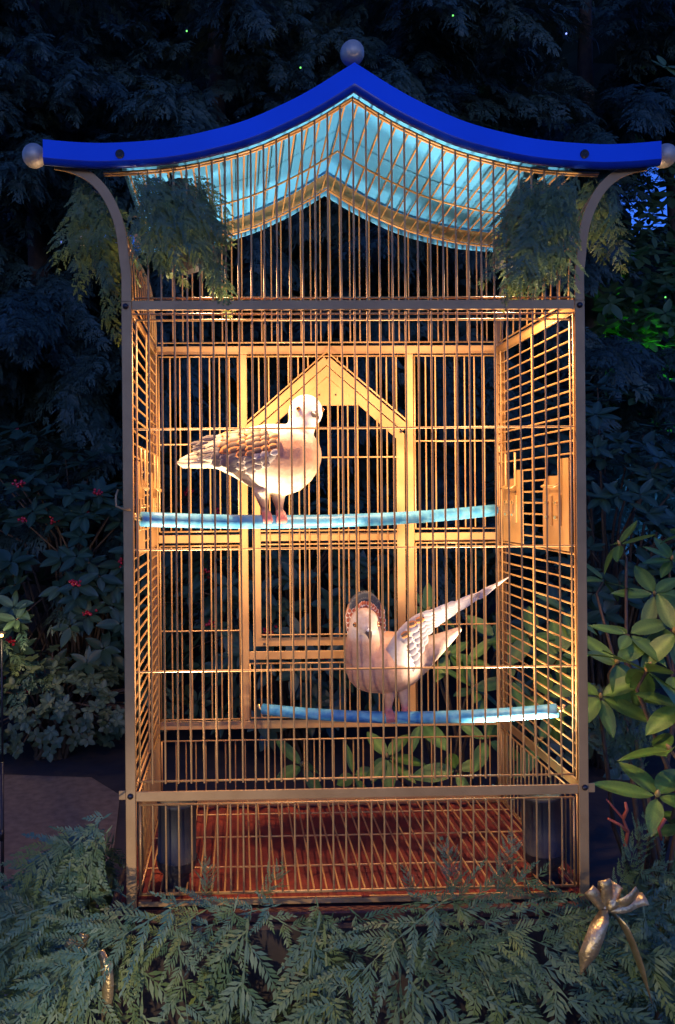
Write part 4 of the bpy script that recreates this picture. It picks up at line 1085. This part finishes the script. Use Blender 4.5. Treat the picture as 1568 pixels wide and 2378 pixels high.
for u, v, y in ((1100, 1600, 0.85), (1040, 1520, 0.95), (1150, 1480, 0.95), (980, 1680, 0.8), (1130, 1720, 0.75), (900, 1760, 0.8), (1060, 1790, 0.7), (820, 1800, 0.85), (1190, 1580, 0.8), (1230, 1480, 0.85), (1270, 1620, 0.75), (1250, 1720, 0.7), (1300, 1520, 0.8), (990, 1420, 1.1), (700, 1780, 1.05), (1310, 1420, 0.9)):
    tips.append((at(u, v, y), (rr.uniform(-.5, .5), rr.uniform(-.9, -.2), rr.uniform(0.3, 0.9))))
rhododendron((0.55, 1.15, 0.0), tips, 'rhododendron seen through the bars behind the raised-wing dove', 32, 0.13)
# red twig among the cedar
e = empty('red_twig', at(1450, 1965, 0.05), 'small bare red twig forking up beside the cage foot', 'twig')
for pts in (((1452, 1965), (1458, 1930), (1447, 1900), (1425, 1875), (1408, 1855)), ((1458, 1930), (1440, 1915), (1412, 1900)), ((1447, 1900), (1456, 1880), (1452, 1862)), ((1545, 1900), (1530, 1925), (1536, 1950))):
    tube('shoot', [at(u, v, 0.05) for u, v in pts], [0.0045, 0.004, 0.003, 0.0025, 0.0015][:len(pts)], M['redtwig'], e, 6)
# broad bluish frond standing beside the post
e = empty('fern', at(1440, 1800, 0.4), 'single broad bluish frond standing under the rhododendron leaves', 'fern')
for k in range(7):
    p = at(1455 + (k - 3) * 9, 1800, 0.42); d = Vector(((k - 3) * 0.10 - 0.05, -0.1, 1)); link('frond', SPR[k % 7], e, frame(d, (0.1 * (k - 3), -1, 0.2), p, 0.8))
# shrubs: 300 leaves that show largest as parts, the rest as one mass
def shrub(name, label, center, size, n_wh, nl, L, meshes, mat, seed, berries=0, cat='shrub', axis_up=0.7, individual=300):
    rr = random.Random(seed); cx_, cy_, cz_ = center; e = empty(name, (cx_, cy_, 0), label, cat)
    items = []; tips = []
    for k in range(n_wh):
        while True:
            d = Vector((rr.uniform(-1, 1), rr.uniform(-1, 1), rr.uniform(-0.9, 1)))
            if 0.15 < d.length < 1: break
        rad = rr.uniform(0.75, 1.06); d.normalize()
        if d.y > 0.35 and rr.random() < 0.6: d.y = -d.y
        bumpy = 1 + 0.16 * math.sin(5 * d.x + seed) * math.cos(4 * d.z + 1.3 * seed)
        c = Vector((cx_ + d.x * size[0] * rad * bumpy, cy_ + d.y * size[1] * rad, cz_ + d.z * size[2] * rad * bumpy))
        if c.z < 0.03: continue
        ax = Vector((d.x * 0.6, d.y * 0.6 - 0.15, d.z * 0.5 + axis_up)); tips.append((c, ax))
        items += whorl(c, ax, nl, L, meshes, rr, 0.2)
    items.sort(key=lambda q: (Vector((q[1][0][3], q[1][1][3], q[1][2][3])) - CAM).length)
    for me, mm in items[:individual]: link('leaf', me, e, mm)
    if len(items) > individual: mass('foliage', items[individual:], e, mat)
    for c, ax in tips[::6]:
        tube('stem', [(cx_ + rr.uniform(-.1, .1), cy_ + rr.uniform(-.1, .1), 0), Vector((cx_, cy_, cz_)).lerp(c, 0.4), c], [0.012, 0.008, 0.004], M['twig'], e, 5)
    front = [q for q in tips if q[0].y < cy_ + 0.1]; rr.shuffle(front)
    for c, ax in front[:berries]:
        parts = []
        for k in range(11):
            o_ = Vector((rr.gauss(0, .016), rr.gauss(0, .016), rr.gauss(0, .011))) + ax.normalized() * 0.02
            parts.append(ball_vf(c + o_, 0.0085, 8, 6))
        v_, f_ = join(parts); b = link('berry_cluster', mesh('berry_cluster', v_, f_, M['berry'], True), e); b['kind'] = 'stuff'
    return e
shrub('berry_shrub', 'dark leafy shrub with red berry clusters beyond the path', (-1.25, 3.05, 1.05), (0.95, 0.55, 0.82), 330, 6, 0.115, LS, M['skimmia'], 41, 26)
shrub('berry_shrub', 'dark berry shrub seen through the bars behind the standing dove', (0.05, 2.7, 0.85), (0.75, 0.5, 0.75), 220, 6, 0.115, LS, M['skimmia'], 42, 10)
shrub('pale_shrub', 'low pale-leaved shrub at the edge of the brown path', (-1.35, 2.78, 0.33), (0.85, 0.34, 0.27), 330, 5, 0.046, LE, M['euon'], 43)
shrub('laurel_shrub', 'dark blue-green shrub beyond the rhododendron under the green glow', (1.75, 2.5, 1.05), (0.75, 0.55, 1.05), 260, 6, 0.11, LS, M['skimmia'], 44)
e = empty('dwarf_conifer', (-1.75, 2.75, 0), 'small feathery conifer beside the lit garden lamp', 'tree')
tube('trunk', [(-1.75, 2.75, 0), (-1.75, 2.75, 0.75)], [0.02, 0.006], M['bark'], e, 6)
rr = random.Random(9)
for k in range(40):
    a = rr.uniform(-2.8, -0.2); z = rr.uniform(0.42, 0.85)
    link('spray', random.choice(SPR_D), e, frame((math.cos(a), math.sin(a), rr.uniform(-.3, .6)), (0, -0.3, 1), (-1.75 + rr.uniform(-.25, .45), 2.65, z), rr.uniform(0.7, 1.2)))
# broadleaf tree lit green
rr = random.Random(77)
e = empty('broadleaf_tree', (3.6, 4.6, 0), 'leafy tree glowing green and blue beside the cage roof', 'tree')
tube('trunk', [(3.6, 4.6, 0), (3.55, 4.6, 1.6), (3.4, 4.6, 3.2), (3.3, 4.6, 4.6)], [0.13, 0.10, 0.06, 0.02], M['bark'], e, 8)
items = []
for k in range(420):
    c = Vector((3.3 + rr.gauss(0, .75), 4.5 + rr.gauss(0, .5), 2.7 + rr.gauss(0, 1.0)))
    if sky_gap(c) and c.z > 2.75 and rr.random() < 0.72: continue
    items += whorl(c, (rr.uniform(-.5, .5), rr.uniform(-.8, 0), 0.6), 6, 0.13, LB, rr, 0.5)
for k in range(120):
    c = at(rr.uniform(1405, 1590), rr.uniform(390, 600), rr.uniform(4.2, 5.2))
    items += whorl(c, (rr.uniform(-.5, .5), rr.uniform(-.8, 0), 0.6), 5, 0.10, LB, rr, 0.5)
for k in range(150):
    c = at(rr.uniform(1430, 1600), rr.uniform(590, 800), rr.uniform(4.2, 5.2))
    items += whorl(c, (rr.uniform(-.5, .5), rr.uniform(-.8, 0), 0.6), 5, 0.10, LB, rr, 0.5)
items.sort(key=lambda q: q[1][1][3])
for me, mm in items[:250]: link('leaf', me, e, mm)
mass('foliage', items[250:], e, M['broad'])
for k in range(8):
    z = 1.4 + 0.4 * k; tube('limb', [(3.5, 4.6, z), (3.5 + rr.uniform(-.9, .7), 4.5 + rr.uniform(-.4, .3), z + rr.uniform(0.4, 0.9))], [0.03, 0.008], M['bark'], e, 6)

# ------------------------------------------------------------------ garden lights
def garden_spot(loc, aim, colr, power, label, size=70):
    loc = Vector(loc); d = (Vector(aim) - loc).normalized(); m = Matrix.Translation(loc) @ d.to_track_quat('Z', 'Y').to_matrix().to_4x4()
    e = empty('garden_spotlight', (loc.x, loc.y, 0), label, 'lamp')
    tube('stake', [(loc.x, loc.y, 0), loc], 0.008, M['dark'], e, 6)
    solid('housing', lathe_vf([(0.001, -0.05), (0.03, -0.05), (0.045, 0.0), (0.05, 0.06), (0.046, 0.06), (0.04, 0.02), (0.001, 0.015)], 16), M['black'], e, smooth=True, m=m)
    L = bpy.data.lights.new('lamp_beam', 'SPOT'); L.energy = power; L.color = colr; L.spot_size = math.radians(size); L.spot_blend = 0.7; L.shadow_soft_size = 0.04
    lo = bpy.data.objects.new('lamp_beam', L); col.objects.link(lo); place(lo, e, Matrix.Translation(loc + d * 0.065) @ d.to_track_quat('-Z', 'Y').to_matrix().to_4x4())
garden_spot((3.45, 4.25, 1.55), (3.15, 4.5, 3.05), (0.08, 1.0, 0.06), 170, 'green garden spotlight hidden behind the dark shrub', 75)
garden_spot((2.75, 2.9, 0.45), (2.6, 4.4, 4.2), (0.08, 0.30, 1.0), 75, 'blue garden spotlight hidden behind the rhododendron', 95)
# low path light added out of view, to warm the garland and lower posts
bx0, by0 = -0.85, -1.30
e = empty('added_path_light', (bx0, by0, 0), 'unseen low path light added to light the garland', 'lamp')
solid('post', lathe_vf([(0.001, 0), (0.05, 0), (0.05, 0.01), (0.035, 0.015), (0.035, 0.50), (0.001, 0.50)], 18), M['black'], e, smooth=False, m=Matrix.Translation((bx0, by0, 0.004)))
solid('cap', lathe_vf([(0.001, 0.60), (0.055, 0.60), (0.055, 0.61), (0.001, 0.63)], 18), M['black'], e, m=Matrix.Translation((bx0, by0, 0.004)))
for k in range(3):
    a = k * 2.094 + 0.5; tube('strut', [(bx0 + 0.03 * math.cos(a), by0 + 0.03 * math.sin(a), 0.50), (bx0 + 0.03 * math.cos(a), by0 + 0.03 * math.sin(a), 0.61)], 0.003, M['black'], e, 6)
solid('bulb', ball_vf((bx0, by0, 0.55), 0.014, 12, 8), M['glass'], e, smooth=True)
L = bpy.data.lights.new('bulb_light', 'SPOT'); L.energy = 21.0; L.color = (1.0, 0.85, 0.60); L.shadow_soft_size = 0.016; L.spot_size = math.radians(74); L.spot_blend = 0.6
lo = bpy.data.objects.new('bulb_light', L); col.objects.link(lo); place(lo, e, Matrix.Translation((bx0, by0, 0.565)) @ (Vector((0.05, -0.1, 0.36)) - Vector((bx0, by0, 0.565))).to_track_quat('-Z', 'Y').to_matrix().to_4x4())
# small warm lamp by the shrub
c = at(4, 1475, 2.45)
e = empty('garden_lamp', (c.x, c.y, 0), 'small lit warm garden lamp among the shrubs beyond the path', 'lamp')
tube('stake', [(c.x, c.y, 0), (c.x, c.y, c.z - 0.02)], 0.006, M['dark'], e, 6)
solid('cap', lathe_vf([(0.03, 0.012), (0.022, 0.020), (0.0005, 0.026)], 14), M['dark'], e, smooth=True, m=Matrix.Translation(c))
solid('bulb', ball_vf(c, 0.010, 12, 8), material('warm_bulb', (1, 0.8, 0.5), 0.3, emit=((1.0, 0.40, 0.10), 3.0)), e, smooth=True)
L = bpy.data.lights.new('bulb_light', 'POINT'); L.energy = 0.9; L.color = (1.0, 0.72, 0.38); L.shadow_soft_size = 0.02
lo = bpy.data.objects.new('bulb_light', L); col.objects.link(lo); place(lo, e, Matrix.Translation(c + Vector((0.03, -0.08, 0.03))))
# fairy lights in the trees
fl = {'green': material('green_bulb', (0.2, 1, 0.2), emit=((0.2, 1.0, 0.15), 0.5)), 'white': material('white_bulb', (1, 1, 1), emit=((0.75, 0.95, 0.8), 0.35)), 'blue': material('blue_bulb', (0.3, 0.4, 1), emit=((0.25, 0.35, 1.0), 0.7))}
FL = [(1052, 36, 'green', 'tiny green bulb in the conifer above the apex ball'), (698, 157, 'green', 'tiny green bulb in the conifer beside the rising roof edge'), (434, 72, 'green', 'tiny green bulb high in the conifer over the berry shrub'), (1315, 78, 'blue', 'tiny blue bulb high in the conifer above the roof end'), (142, 562, 'blue', 'tiny blue bulb beyond the roof end with the hanging cedar tail'), (1545, 690, 'green', 'tiny green bulb in the green glowing leaves')]
for u, v, k, lab in FL:
    p = at(u, v, 1.95 if v < 800 else 2.0)
    o = solid('fairy_light', ball_vf(p, 0.0042, 8, 6), fl[k], smooth=True)
    tag(o, lab, 'bulb', 'fairy lights in the trees')

# ------------------------------------------------------------------ small things beside the path
p = at(4, 1900, 0.9)
e = empty('garden_stake', (p.x, p.y, 0), 'thin black metal stake standing at the edge of the path', 'stake')
tube('rod', [(p.x, p.y, 0), (p.x + 0.004, p.y, at(4, 1770, 0.9).z)], 0.006, M['dark'], e, 8)
tube('collar', [(p.x, p.y, at(4, 1925, 0.9).z), (p.x, p.y, at(4, 1950, 0.9).z)], 0.009, M['dark'], e, 8)
a = at(-60, 2190, 0.5); b = at(62, 2290, 0.5)
st = solid('stone_block', box_vf((a.x, 0.5, 0.0), (b.x, 0.8, a.z)), M['stone'], bevel=0.012); tag(st, 'grey stone block in the corner behind the cedar mound', 'stone block')
